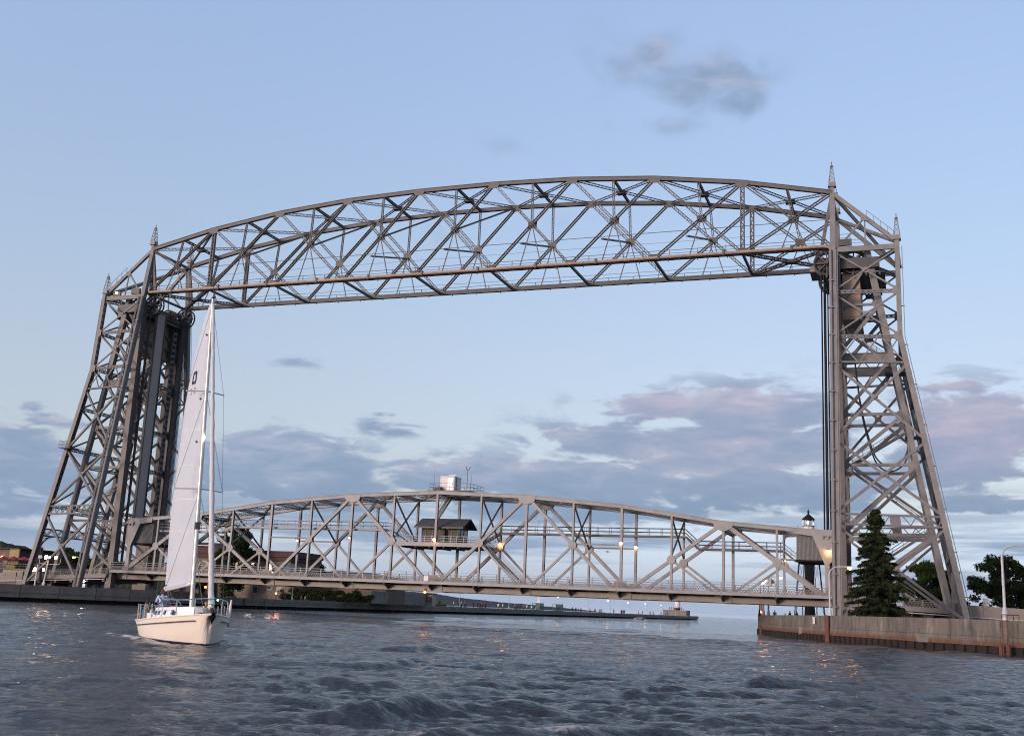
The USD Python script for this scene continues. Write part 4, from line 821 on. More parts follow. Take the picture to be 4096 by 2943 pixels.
for e in (-.5, .3): q = A(bx0, by0) + d * e + nrm * .16; m.beam((q[0], q[1], -.4), (q[0], q[1], .95), .34, .2, (d[0], d[1], 0))
put(RP, 'fender_post', m, 'rust_orange')
put(RP, 'depth_gauge', MB().box(57.45, 57.7, -24.95, -24.7, 1.9, 2.7), 'white_paint', label='narrow white depth gauge board')
for x, y, w, h in ((55.6, -19.4, .5, .9), (69.6, -46.0, 1.4, .8)): put(RP, 'drain_recess', MB().box(x - w / 2, x + w / 2, y - .3, y + .2, 1.5 - h, 1.5), 'old_concrete')
# ground behind the walls
def ground(name, pts, z, mat_):
    p = np.asarray(pts, float); cs = m3.CrossSection([[tuple(q) for q in p]], m3.FillRule.NonZero); mf = cs.extrude(1.0); me = mf.to_mesh(); v = np.array(me.vert_properties)[:, :3]; v[:, 2] += z - 1.0
    put('/World', name, (v, np.array(me.tri_verts)), mat_, kind='structure')
R2 = resample(RL, 3.0)
ground('ground_right', [(170, 13.5), (60, 13.5)] + [(x + 1.2, y + .6) for x, y in RL[1:]] + [(260, -135), (260, 420), (170, 420)], 2.5, 'soil_ground')
ground('ground_left', [(-46.6, 470), (-46.6, 13)] + [(-x - 1.2, y + .6) for x, y in FLARE[1:]] + [(-420, -135), (-420, 160), (-70, 160), (-55, 470)], 1.85, 'soil_ground')
# ---------------------------------------------------------------- hills
def ridge(name, pts, depth, mat_, rough, seed, z0=-.5, sub=6, **kw):
    rng = np.random.default_rng(seed); P_ = np.asarray(pts, float); d = np.concatenate([[0], np.cumsum(np.hypot(*np.diff(P_[:, :2], axis=0).T))]); n = len(pts) * sub * 4; t = np.linspace(0, d[-1], n)
    x, y, z = (np.interp(t, d, P_[:, k]) for k in range(3)); noise = np.convolve(rng.normal(0, 1, n + 8), np.ones(5) / 5, 'same')[4:-4] + rng.normal(0, .5, n); z = z + rough * noise * np.clip(z / 30, .1, 1)
    dirn = np.stack([x - EYE[0], y - EYE[1]], 1); dirn /= np.linalg.norm(dirn, axis=1, keepdims=True); rows = []
    for k, (o, q) in enumerate(((-1.0, 0), (-.6, .45), (-.25, .83), (0, 1.0), (.6, .7), (1.2, 0))):
        rows.append(np.stack([x + dirn[:, 0] * depth * o, y + dirn[:, 1] * depth * o, z0 + (z - z0) * q + (rng.normal(0, rough * .5, n) if 0 < q < 1 else 0)], 1))
    v = np.vstack(rows); f = []
    for r_ in range(len(rows) - 1):
        i = np.arange(n - 1) + r_ * n; f += [np.stack([i, i + 1, i + n + 1], 1), np.stack([i, i + n + 1, i + n], 1)]
    put('/World', name, (v, np.vstack(f)), mat_, smooth=False, kind='structure')
ridge('hill', [(-1500, 300, 68), (-1150, 740, 66), (-1043, 846, 60.1), (-986, 906, 54.2), (-969, 922, 52.5), (-958, 933, 50.4), (-932, 956, 44.1), (-887, 995, 41.2), (-851, 1023, 40.5), (-801, 1061, 38.4), (-748, 1097, 32.5), (-706, 1123, 21.9), (-660, 1150, 3)], 300, 'hill_forest', 2.2, 3)
ridge('hill', [(-6500, 5200, 104), (-5200, 6300, 100), (-4438, 6809, 95), (-3977, 7086, 92), (-3489, 7338, 89), (-3287, 7430, 85), (-3151, 7489, 68), (-2979, 7559, 52), (-2805, 7625, 42), (-2542, 7717, 29), (-2277, 7800, 15), (-2063, 7860, 1)], 700, 'far_hill', 1.6, 5)

# ---------------------------------------------------------------- thin evening haze over the lake
M['haze'] = usdkit.material(stage, '/World/Looks/haze', {'v': ('principled_volume', {'color': (.80, .87, .95), 'density': HAZE, 'anisotropy': .2})}, [], volume='v.volume')
def haze():
    cx, cy, r = EYE[0] - 8000, EYE[1] + 20000, 52000
    put('/World', 'haze', MB().box(cx - r, cx + r, cy - r, cy + r, -2.2, 118), 'haze', kind='stuff')
haze()
# ================================================================ road approaches at both ends
def approach(s, label, z0, slope_, x1, wallx):
    t = thing('road_approach', label, 'viaduct'); V = lambda x, y, z: A(s * x, y, z); zf = lambda x: z0 - slope_ * (x - 60)
    n = 8; xs = np.linspace(60.3, x1, n * 3 + 1)
    m = MB()
    for a, b in zip(xs, xs[1:]): m.poly([V(a, -6.6, zf(a)), V(b, -6.6, zf(b)), V(b, 6.6, zf(b)), V(a, 6.6, zf(a))], .5, ZA)
    put(t, 'road_slab', m, 'concrete_road')
    for f in (-1, 1):
        y = f * 6.75
        for a, b in zip(xs, xs[1:]):
            if a < wallx:
                put(t, 'edge_beam', MB().poly([V(a, y, zf(a) - .35), V(b - .02, y, zf(b) - .35), V(b - .02, y, zf(b) + .22), V(a, y, zf(a) + .22)], .24, YA), 'concrete_road')
                m = MB(); k = max(3, int((b - a) / .38)); dx = (b - a) / k
                for q in range(k):
                    for u, w in ((.3, .95), (.95, .3)): m.beam(V(a + q * dx, y, zf(a) + u), V(a + (q + 1) * dx, y, zf(b) + w), .035, .05, YA)
                for h in (.28, .98, 1.2): m.beam(V(a, y, zf(a) + h), V(b, y, zf(b) + h), .06, .06)
                put(t, 'railing_panel', m, 'tower_steel'); put(t, 'railing_post', MB().beam(V(a, y, zf(a) - .1), V(a, y, zf(a) + 1.25), .12, .12), 'tower_steel')
            else:
                put(t, 'parapet_wall', MB().poly([V(a, y, zf(a) - .55), V(b - .03, y, zf(b) - .55), V(b - .03, y, zf(b) + .95), V(a, y, zf(a) + .95)], .35, YA), 'concrete_road')
                put(t, 'retaining_wall', MB().poly([V(a, y + f * -.3, 1.9), V(b - .03, y + f * -.3, 1.9), V(b - .03, y + f * -.3, zf(b) - .57), V(a, y + f * -.3, zf(a) - .57)], .3, YA), 'tan_stone')
    put(t, 'pier_block', MB().box(min(s * wallx, s * wallx + s * 1.2), max(s * wallx, s * wallx + s * 1.2), -7.0, -6.55, 1.9, zf(wallx) + 1.05), 'concrete_road')
    for k in range(5):
        x = 61 + k * (wallx - 61) / 5; put(t, 'cross_beam', MB().box(s * x - .25, s * x + .25, -6.5, 6.5, zf(x) - .95, zf(x) - .3), 'dark_steel')
        if k % 2 == 0: put(t, 'column', MB().box(s * x - .35, s * x + .35, -5.6, -4.9, 1.9, zf(x) - .95), 'old_concrete')
    m = MB().tube([V(60.5, -7.05, zf(60) - .62), V(x1 * .86, -7.05, zf(x1 * .86) - .45), V(x1 * .86 + .2, -7.05, zf(x1 * .86) - .75)], .06, 7); put(t, 'pipe', m, 'galvanised', smooth=40)
    return t
approach(1, 'tan concrete road approach with lattice railing behind the spruce', 4.65, .035, 118, 73.3)
approach(-1, 'brownish concrete road approach running behind the farther tower to the restaurant', 4.65, .05, 118, 78.0)
t = thing('road_sign', 'small grey square road signs seen from behind beside the bigger tower leg', 'sign', (77.6, -4.5, 4.3)); put(t, 'sign_panel', MB().box(-.35, .35, -.03, .03, 1.2, 1.75).box(-.35, .35, -.03, .03, .55, 1.15), 'galvanised'); put(t, 'post', MB().box(-.05, .05, .04, .1, 0, 1.8), 'galvanised')
t = thing('under_bridge_house', 'low dark brick plant room under the road behind the spruce', 'building', (67, -4.4, 2.5)); put(t, 'wall', MB().box(-5, 6.5, 0, 4, 0, 1.3), 'brown_wall'); put(t, 'door', MB().box(-2.2, -1.4, -.06, -.01, 0, 1.2), 'black_iron'); put(t, 'wall_lamp', MB().ball((-3.4, -.2, 1.15), .14, 8), 'lamp_amber', label='amber wall lamp')
# ================================================================ lamps
def arm_lamp(name, label, base, h, arm, matl, r=.085, drum=.26, cone=0.9, group=None):
    t = thing(name, label, 'street lamp', base, group=group); ax, ay = arm; L = math.hypot(ax, ay); R = min(1.0, L * .45); ux, uy = ax / L, ay / L
    put(t, 'base', MB().tube([(0, 0, 0), (0, 0, cone)], [drum, r * 1.25], 10), 'galvanised')
    pts = [(0, 0, cone), (0, 0, h - R)] + [(ux * R * (1 - math.cos(a)), uy * R * (1 - math.cos(a)), h - R + R * math.sin(a)) for a in np.linspace(.2, PI / 2, 7)] + [(ax, ay, h + .04)]
    put(t, 'pole', MB().tube(pts, [r * 1.2, r] + [r * .8] * 7 + [r * .6], 8), 'galvanised', smooth=50)
    put(t, 'lamp_head', MB().box(ax - .28, ax + .28, ay - .18, ay + .18, h - .02, h + .1), 'galvanised')
    if matl: put(t, 'lamp_globe', MB().ball((ax, ay, h - .13), (.25, .25, .2), 10), matl)
    return t
arm_lamp('street_lamp', 'tall curved street lamp at the picture edge on the nearer pier, unlit', (76.4, -51.2, 2.95), 6.75, (3.4, .5), None, .11, .42, 1.3)
arm_lamp('street_lamp', 'lit amber street lamp in front of the pipes of the bigger tower', (59.6, -27.4, 2.75), 5.75, (2.3, .2), 'lamp_amber', .085, .27, 1.2)
arm_lamp('street_lamp', 'lit amber street lamp with a long arm at the end of the nearer pier', (47.3, 11.8, 2.6), 5.95, (2.55, .3), 'lamp_amber', .075, .25, 1.2)
def floodlight():
    t = thing('floodlight_mast', 'stout grey floodlight mast with a cluster of lamps near the end of the nearer pier', 'street lamp', (48.2, 10.2, 2.6))
    put(t, 'pole', MB().tube([(0, 0, 0), (0, 0, 1.0), (0, 0, 5.6)], [.3, .13, .1], 10), 'galvanised'); put(t, 'bracket', MB().box(-1.1, .5, -.06, .06, 5.3, 5.4).box(-.1, .5, -.5, .5, 4.5, 5.7), 'galvanised')
    for x, z in ((-.45, 5.35), (-.75, 4.9)): put(t, 'lamp_globe', MB().ball((x, -.3, z), .26 if z > 5 else .2, 10), 'lamp_amber')
    for k in range(3): put(t, 'lamp_housing', MB().lathe([(0, 0), (.3, 0), (.36, .3), (.2, .55), (0, .6)], (.1 + k * .25, -.2 + k * .2, 5.1 - k * .1), 10), 'galvanised')
floodlight()
t = thing('bell_post', 'dark tapered post with a hanging bell shaped float at the corner of the nearer pier', 'post', (46.6, 12.4, 2.6)); put(t, 'post', MB().tube([(0, 0, 0), (0, 0, 1.0), (0, 0, 3.0)], [.24, .1, .07], 8), 'black_iron'); put(t, 'float', MB().ball((-.55, -.2, 2.35), (.14, .14, .24), 8).tube([(-.55, -.2, 2.5), (-.5, -.15, 3.1), (0, 0, 3.0)], .02, 5), 'black_iron')
t = thing('signal_light', 'pale post with a red signal light at the end of the nearer pier', 'signal light', (47.0, 12.0, 2.6)); put(t, 'post', MB().tube([(0, 0, 0), (0, 0, 2.9)], [.16, .11], 8), 'galvanised'); put(t, 'lamp_globe', MB().ball((-.1, -.2, .62), .13, 8), 'lamp_red'); put(t, 'board', MB().box(-.35, -.15, -.1, -.05, 1.0, 1.9), 'white_paint')
def twin_flood():
    t = thing('floodlight_mast', 'pale lamp mast with a row of bright floodlights in front of the farther tower', 'street lamp', (-64.4, -16.5, 2.0))
    put(t, 'pole', MB().tube([(0, 0, 0), (0, 0, .9), (0, 0, 1.2), (.25, .1, 4.5)], [.24, .24, .12, .09], 10), 'white_paint')
    put(t, 'frame', MB().tube([(-1.5, 0, 5.0), (-1.5, 0, 4.3), (-1.2, 0, 4.0), (2.1, .6, 4.0), (2.3, .6, 4.3), (2.3, .6, 4.9)], .04, 6), 'galvanised')
    for x, r, ml in ((-.15, .36, 'lamp_warm'), (.62, .22, 'lamp_warm'), (1.9, .30, 'lamp_warm')): put(t, 'lamp_globe', MB().ball((x, -.1, 5.05), (r, .15, r), 10), ml)
    put(t, 'lamp_housing', MB().lathe([(0, 0), (.3, .05), (.3, .5), (.1, .6)], (-1.45, 0, 4.8), 10), 'galvanised')
twin_flood()
t = thing('floodlight_bank', 'row of dazzling warm floodlights low behind the farther tower leg', 'lamp', (-86.5, 5, 1.9)); put(t, 'post', MB().box(-.1, .1, -.1, .1, 0, 3.6).box(-.9, 2.3, .02, .12, 3.45, 3.55), 'dark_steel')
for x, r in ((-.55, .42), (.05, .42), (.55, .38), (1.35, .26), (2.0, .34)): put(t, 'lamp_globe', MB().ball((x, -.15, 3.55), (r, .14, r * .85), 10), 'lamp_warm')
t = thing('slim_post', 'slim white post on the wall in front of the farther tower', 'post', (-65.4, -17.4, 2.0)); put(t, 'post', MB().tube([(0, 0, 0), (.12, 0, 3.7)], [.12, .09], 8), 'white_paint'); put(t, 'cap', MB().ball((.12, 0, 3.72), .12, 8), 'white_paint')
arm_lamp('street_lamp', 'curved street lamp with a yellow lamp behind the diagonals of the farther tower', (-80.7, 10, 3.0), 5.2, (-1.6, 0), 'lamp_yellow', .07, .16, .5)
t = thing('bulkhead_light', 'white round light on a box under the farther tower', 'lamp', (-62.7, -9, 1.9)); put(t, 'box', MB().box(-.35, .35, -.2, .3, 0, 1.2), 'galvanised'); put(t, 'lamp_globe', MB().ball((0, -.25, 1.6), .24, 10), 'lamp_white')
for x, y, z, lab in ((-49.4, 6.5, 3.5, 'red signal light on a post just behind the sailboat stern'), (-43.2, 26.0, 3.0, 'red signal light past the bow of the sailboat')):
    xx = -46.9 if x > -46 else x
    t = thing('signal_light', lab, 'signal light', (xx, y, 1.85)); put(t, 'post', MB().box(-.06, .06, -.06, .06, 0, z - 1.95), 'dark_steel'); put(t, 'lamp_globe', MB().ball((.0, -.12, z - 1.85), .2, 10), 'lamp_red')
for y, ml in ((216, 1), (250, 0), (284, 1), (318, 1), (352, 1), (385.5, 1), (419, 0)):
    arm_lamp('pier_lamp', 'thin pier lamp along the far end of the long pier, ' + ('lit amber' if ml else 'unlit'), (-47.6, y, 1.85), 4.95, (.6, -7.0), 'lamp_amber' if ml else None, .07, .14, .4, group='lit lamps along the long pier' if ml else 'unlit lamps along the long pier')
for px_, y in ((-46.9, 32), (-47.0, 63), (-47.2, 120), (-47.3, 160)):
    t = thing('light_pole', 'slim straight pole on the long pier seen under the span', 'pole', (px_, y, 1.85), group='straight poles on the long pier'); put(t, 'base', MB().tube([(0, 0, 0), (0, 0, .9)], [.24, .1], 8), 'galvanised'); put(t, 'pole', MB().tube([(0, 0, .9), (0, 0, 6.4)], .07, 8), 'galvanised')
# ================================================================ lighthouses
def lattice_light():
    t = thing('inner_lighthouse', 'black iron lighthouse with a white lantern room rising behind the end of the span', 'lighthouse', (48.05, 85, 2.5))
    put(t, 'tube', MB().lathe([(1.0, 0), (1.0, 18.0)], n=20), 'black_iron', smooth=40); m = MB()
    for k in range(8):
        a = k * PI / 4 + .39; c, s_ = math.cos(a), math.sin(a); m.tube([(3.4 * c, 3.4 * s_, 0), (1.75 * c, 1.75 * s_, 17.6)], .09, 6)
        b = a + PI / 4
        for z0, z1 in ((0.4, 6), (6, 12), (12, 17)):
            r0, r1 = 3.4 - 1.65 * z0 / 17.6, 3.4 - 1.65 * z1 / 17.6; m.tube([(r0 * c, r0 * s_, z0), (r1 * math.cos(b), r1 * math.sin(b), z1)], .03, 5)
            m.tube([(r1 * c, r1 * s_, z1), (r1 * math.cos(b), r1 * math.sin(b), z1)], .06, 5)
        if k % 4 == 0: pass
    for k in range(4):
        a = k * PI / 2; m.beam((0, 0, 11.9), (2.2 * math.cos(a), 2.2 * math.sin(a), 11.9), .22, .22)
    put(t, 'leg_frame', m, 'black_iron')
    put(t, 'gallery', MB().lathe([(0, 17.6), (2.5, 17.7), (2.5, 17.9), (0, 17.92)], n=16), 'black_iron'); m = MB()
    for k in range(16): a = k * PI / 8; m.tube([(2.4 * math.cos(a), 2.4 * math.sin(a), 17.9), (2.4 * math.cos(a), 2.4 * math.sin(a), 19.1 + (.9 if k in (3, 7, 8, 14) else 0))], .03, 5)
    for h in (18.4, 19.0): m.tube([(2.4 * math.cos(a), 2.4 * math.sin(a), h) for a in np.linspace(0, 2 * PI, 25)], .025, 5)
    put(t, 'gallery_rail', m, 'dark_steel')
    put(t, 'parapet', MB().lathe([(1.2, 17.93), (1.25, 19.7), (0, 19.7)], n=8), 'white_paint'); put(t, 'sill_ring', MB().lathe([(1.28, 19.7), (1.3, 19.85), (0, 19.85)], n=8), 'black_iron')
    m = MB()
    for k in range(8): a = k * PI / 4; m.beam((1.22 * math.cos(a), 1.22 * math.sin(a), 19.85), (1.22 * math.cos(a), 1.22 * math.sin(a), 21.15), .07, .07)
    put(t, 'lantern_frame', m, 'white_paint'); put(t, 'lantern_glass', MB().lathe([(1.2, 19.86), (1.2, 21.14)], n=8), 'glass'); put(t, 'lens', MB().ball((-.1, -.3, 20.5), (.2, .2, .45), 10), 'lamp_white')
    put(t, 'lantern_back', MB().poly([(-1.16, -.3, 19.9), (-.45, -1.1, 19.9), (-.45, -1.1, 21.1), (-1.16, -.3, 21.1)], .04, (.7, .7, 0)), 'white_paint')
    put(t, 'roof', MB().lathe([(1.4, 21.1), (1.42, 21.25), (.95, 21.7), (.5, 22.1), (.2, 22.35), (.12, 22.6), (.26, 22.85), (.2, 23.1), (.05, 23.25), (.03, 23.6), (0, 23.65)], n=16), 'black_iron', smooth=50)
lattice_light()
def white_light():
    t = thing('outer_lighthouse', 'small white lighthouse with black foot at the tip of the long pier', 'lighthouse', (-53.3, 452, 0))
    put(t, 'pier_head', MB().poly([(-9, -8, 0), (7.6, -8, 0), (9, 12, 0), (-9, 12, 0)], 4.2, ZA), 'old_concrete'); put(t, 'upper_head', MB().box(-7.5, 5.5, -2.5, 8, 2.1, 4.9), 'old_concrete')
    put(t, 'foot', MB().lathe([(1.75, 2), (1.68, 6.2), (0, 6.2)], n=16), 'black_iron'); put(t, 'tower', MB().lathe([(1.6, 6.2), (1.35, 12.5), (1.35, 13.2), (0, 13.2)], n=16), 'white_paint', smooth=40); put(t, 'lantern', MB().lathe([(.9, 13.2), (.9, 14.6), (1.1, 14.7), (.3, 15.6), (0, 15.8)], n=12), 'black_iron'); put(t, 'window', MB().box(-.2, .2, -1.52, -1.4, 10.2, 10.9), 'dark_pane')
white_light()
for y, lab in ((190, 'green mesh cage on the long pier, the one nearer the bridge'), (212.2, 'green mesh cage on the long pier, the one farther from the bridge')):
    t = thing('mesh_cage', lab, 'cage', (-47.9, y, 1.85)); m = MB()
    for e in (-4.2, 4.2):
        for x in (-.6, .6): m.beam((x, e, 0), (x, e, 2.3), .12, .12)
    for z in (.1, 2.3): m.beam((.6, -4.2, z), (.6, 4.2, z), .1, .1); m.beam((-.6, -4.2, z), (-.6, 4.2, z), .1, .1)
    for k in range(-4, 5): m.beam((.6, k * 1.0, 0), (.6, k * 1.0 + .2, 2.3), .08, .08)
    m.beam((.6, -4, 0), (.6, 4, 2.3), .1, .1); put(t, 'frame', m, 'green_paint'); put(t, 'mesh_panel', MB().box(.52, .55, -4.1, 4.1, .2, 2.2), 'cage_mesh')
# ================================================================ trees
def leaves(rng, centers, radii, n, size, flat=.75):
    """leaf-sized quads spread through lumps; more of them near each lump's skin"""
    w = np.array([np.prod(r) ** (2 / 3) for r in radii]); w /= w.sum(); k = rng.choice(len(w), n, p=w); d = rng.normal(size=(n, 3)); d /= np.linalg.norm(d, axis=1, keepdims=True)
    c = np.array(centers)[k] + d * np.array(radii)[k] * (rng.random(n) ** .45)[:, None] * rng.uniform(.75, 1.1, n)[:, None]
    a = rng.normal(size=(n, 3)); a[:, 2] *= flat; a /= np.linalg.norm(a, axis=1, keepdims=True); b = np.cross(a, rng.normal(size=(n, 3))); b /= np.linalg.norm(b, axis=1, keepdims=True)
    s = size * rng.uniform(.6, 1.35, n)[:, None]; v = np.stack([c - a * s, c + b * s * .55, c + a * s, c - b * s * .55], 1).reshape(-1, 3); i = np.arange(n) * 4
    return v, np.vstack([np.stack([i, i + 1, i + 2], 1), np.stack([i, i + 2, i + 3], 1)])
def tree(name, label, loc, h, w, seed, matl, n=9000, lumps=22, size=.22, base=.22, group=None, shape=1.0, cat='tree', lump=1.0):
    rng = np.random.default_rng(seed); t = thing(name, label, cat, loc, rng.uniform(0, 360), group=group)
    trunk = MB().tube([(0, 0, -.2), (rng.normal(0, .1), rng.normal(0, .1), h * .35), (rng.normal(0, .25), rng.normal(0, .25), h * .8)], [w * .035 + .08, w * .026 + .05, .04], 8); cs, rs = [], []
    for k in range(lumps):
        z = h * (base + (1 - base) * rng.uniform(.05, .95)); q = (z / h - base) / (1 - base); rad = w / 2 * (math.sin(PI * min(.98, q * .82 + .16)) ** .7) * shape; a = rng.uniform(0, 2 * PI); r = rad * math.sqrt(rng.uniform(.05, 1)) * .85
        c = A(r * math.cos(a), r * math.sin(a), z); s = rng.uniform(.10, .2) * w * lump; cs.append(c); rs.append(A(s, s, s * rng.uniform(.55, .85)))
        trunk.tube([(0, 0, min(z, h * .75) * .72), c * A(.5, .5, .93), c], [.03 * w * .35 + .03, .035, .015], 5)
    put(t, 'trunk', trunk, 'bark', smooth=50); put(t, 'crown', leaves(rng, cs, rs, n, size), matl); return t
def spruce(label, loc, h, w, seed):
    rng = np.random.default_rng(seed); t = thing('spruce_tree', label, 'tree', loc); tr = MB().tube([(0, 0, -.3), (.05, 0, h * .5), (0, .05, h)], [.3, .17, .02], 8); V_, F_, n0 = [], [], 0
    z = 1.1
    while z < h - .25:
        q = z / h; rad = w / 2 * min(1, 1.35 * (1 - q)) ** .66 * (1.0 if q > .22 else .62 + q * 1.72) * rng.uniform(.74, 1.2); nb = int(5 + 6 * (1 - q)); a0 = rng.uniform(0, 6.28)
        for k in range(nb):
            a = a0 + k * 2 * PI / nb + rng.normal(0, .2); L = rad * rng.uniform(.55, 1.2); droop = rng.uniform(.12, .34) if q < .8 else -rng.uniform(.2, .5); zz = z + rng.normal(0, .12)
            tip = A(L * math.cos(a), L * math.sin(a), zz - droop * L + .12 * L * L / max(rad, .5) * .5); root = A(0, 0, zz); tr.tube([root, (root + tip) / 2 + A(0, 0, .03), tip], [.035, .025, .01], 4, cap=False)
            m = int(32 + 84 * L); u = rng.random(m) ** .62; p = root + (tip - root) * u[:, None]; sw = .24 + .36 * L * (1 - u) * .5; side = A(-math.sin(a), math.cos(a), 0)
            p = p + side * (rng.normal(0, 1, m) * sw * .55)[:, None]; p[:, 2] -= np.abs(rng.normal(0, .16, m)) + .02; d = np.stack([rng.normal(math.cos(a) * .6, .5, m), rng.normal(math.sin(a) * .6, .5, m), rng.normal(-.55, .35, m)], 1); d /= np.linalg.norm(d, axis=1, keepdims=True); b = np.cross(d, rng.normal(size=(m, 3))); b /= np.linalg.norm(b, axis=1, keepdims=True); s = rng.uniform(.10, .22, m)[:, None]
            v = np.stack([p - d * s, p + b * s * .42, p + d * s, p - b * s * .42], 1).reshape(-1, 3); i = np.arange(m) * 4 + n0; V_.append(v); F_ += [np.stack([i, i + 1, i + 2], 1), np.stack([i, i + 2, i + 3], 1)]; n0 += 4 * m
        z += .34 + .16 * (1 - q)
    put(t, 'trunk', tr, 'bark', smooth=50); put(t, 'crown', (np.vstack(V_), np.vstack(F_)), 'spruce_needles')
spruce('tall dark spruce standing in front of the bigger tower on the nearer pier', (64.75, -22, 2.5), 13.5, 6.9, 4)
tree('broadleaf_tree', 'fresh green broadleaf tree between the spruce and the inclined tower legs', (70.9, 38, 2.5), 10.2, 12.0, 21, 'green_leaves', 18000, 80, .2, lump=.6)
tree('broadleaf_tree', 'small green broadleaf tree showing between the two outer tower legs', (75.0, 44, 2.5), 9.2, 8.0, 22, 'green_leaves', 10000, 50, .2, lump=.7)
tree('broadleaf_tree', 'loose dark broadleaf tree with many sky gaps behind the tall unlit lamp', (82.6, 37, 2.5), 11.8, 11.5, 33, 'dark_leaves', 15000, 84, .2, lump=.56)
tree('broadleaf_tree', 'dark bushy tree at the picture edge behind the tan parapet', (88.0, 42, 2.5), 8.4, 12.5, 34, 'dark_leaves', 15000, 64, .2, lump=.7)
tree('evergreen_tree', 'big dark evergreen in front of the red roofed museum', (-71.0, 47, 1.85), 15.6, 9.0, 41, 'dark_leaves', 15000, 44, .26, base=.1)
tree('broadleaf_tree', 'tree behind the museum roof, to the right of the big evergreen', (-79, 80, 1.85), 11.5, 7.5, 42, 'dark_leaves', 6500, 22, .26)
tree('broadleaf_tree', 'round dark tree behind the long low building beside the museum', (-69.3, 78, 1.85), 9.4, 8.0, 43, 'dark_leaves', 7500, 24, .26)
tree('broadleaf_tree', 'dark tree standing behind the lowest lattice of the farther tower', (-112, 45, 1.85), 8.0, 9.0, 51, 'dark_leaves', 7000, 22, .28)
tree('broadleaf_tree', 'yellow green tree between the floodlights and the farther tower', (-100, 34, 1.85), 6.2, 6.0, 52, 'yellow_leaves', 6000, 20, .24)
tree('broadleaf_tree', 'dark trees row end beyond the yellow walled restaurant', (-128, 62, 1.85), 10.5, 9.0, 53, 'dark_leaves', 6500, 22, .3)
tree('broadleaf_tree', 'yellowish narrow tree beside the yellow wall panel of the restaurant', (-110.5, 36, 1.85), 8.0, 3.6, 54, 'yellow_leaves', 3500, 14, .24)
tree('broadleaf_tree', 'dark tree behind the machinery room at the farther end of the span', (-99, 66, 1.85), 8.5, 8.0, 55, 'dark_leaves', 6000, 20, .28)
def hedge():
    rng = np.random.default_rng(9); cs = [(-60 + 21.5 * k / 46 + rng.normal(0, .3), 50 + rng.normal(0, .6), 2.7 + rng.uniform(0, 1.5) * (1 if k < 40 else .5)) for k in range(46)] + [(-60 + 21.5 * k / 30, 49.6, 2.5) for k in range(30)]
    t = thing('clipped_hedge', 'wide dark green hedge on the long pier under the span', 'hedge'); put(t, 'foliage', leaves(rng, cs, [A(1.0, .7, .6)] * len(cs), 9000, .2), 'hedge_leaves'); put(t, 'stems', MB().box(-60, -38.9, 49.7, 50.3, 1.85, 2.6), 'bark')
hedge()
t = thing('flower_bed', 'low yellow flowering bushes at the end of the curved wall', 'flower bed'); rng = np.random.default_rng(12); cs = [(-46.9 - rng.uniform(0, .8), 92 + k * 1.1, 2.2) for k in range(18)]; put(t, 'flowers', leaves(rng, cs, [A(.6, .8, .35)] * 18, 2600, .14), 'yellow_flowers'); put(t, 'soil', MB().box(-47.9, -46.8, 91, 112, 1.8, 1.95), 'soil_ground')
tree('shrub', 'dark shrub in front of the museum windows under the span', (-72.0, 47, 1.85), 3.2, 5.0, 61, 'dark_leaves', 3500, 16, .2, base=.05, cat='shrub')
tree('shrub', 'low shrub just above the sailboat bow, beside the museum', (-79.5, 47, 1.85), 3.0, 4.5, 62, 'hedge_leaves', 3000, 14, .2, base=.05, cat='shrub')
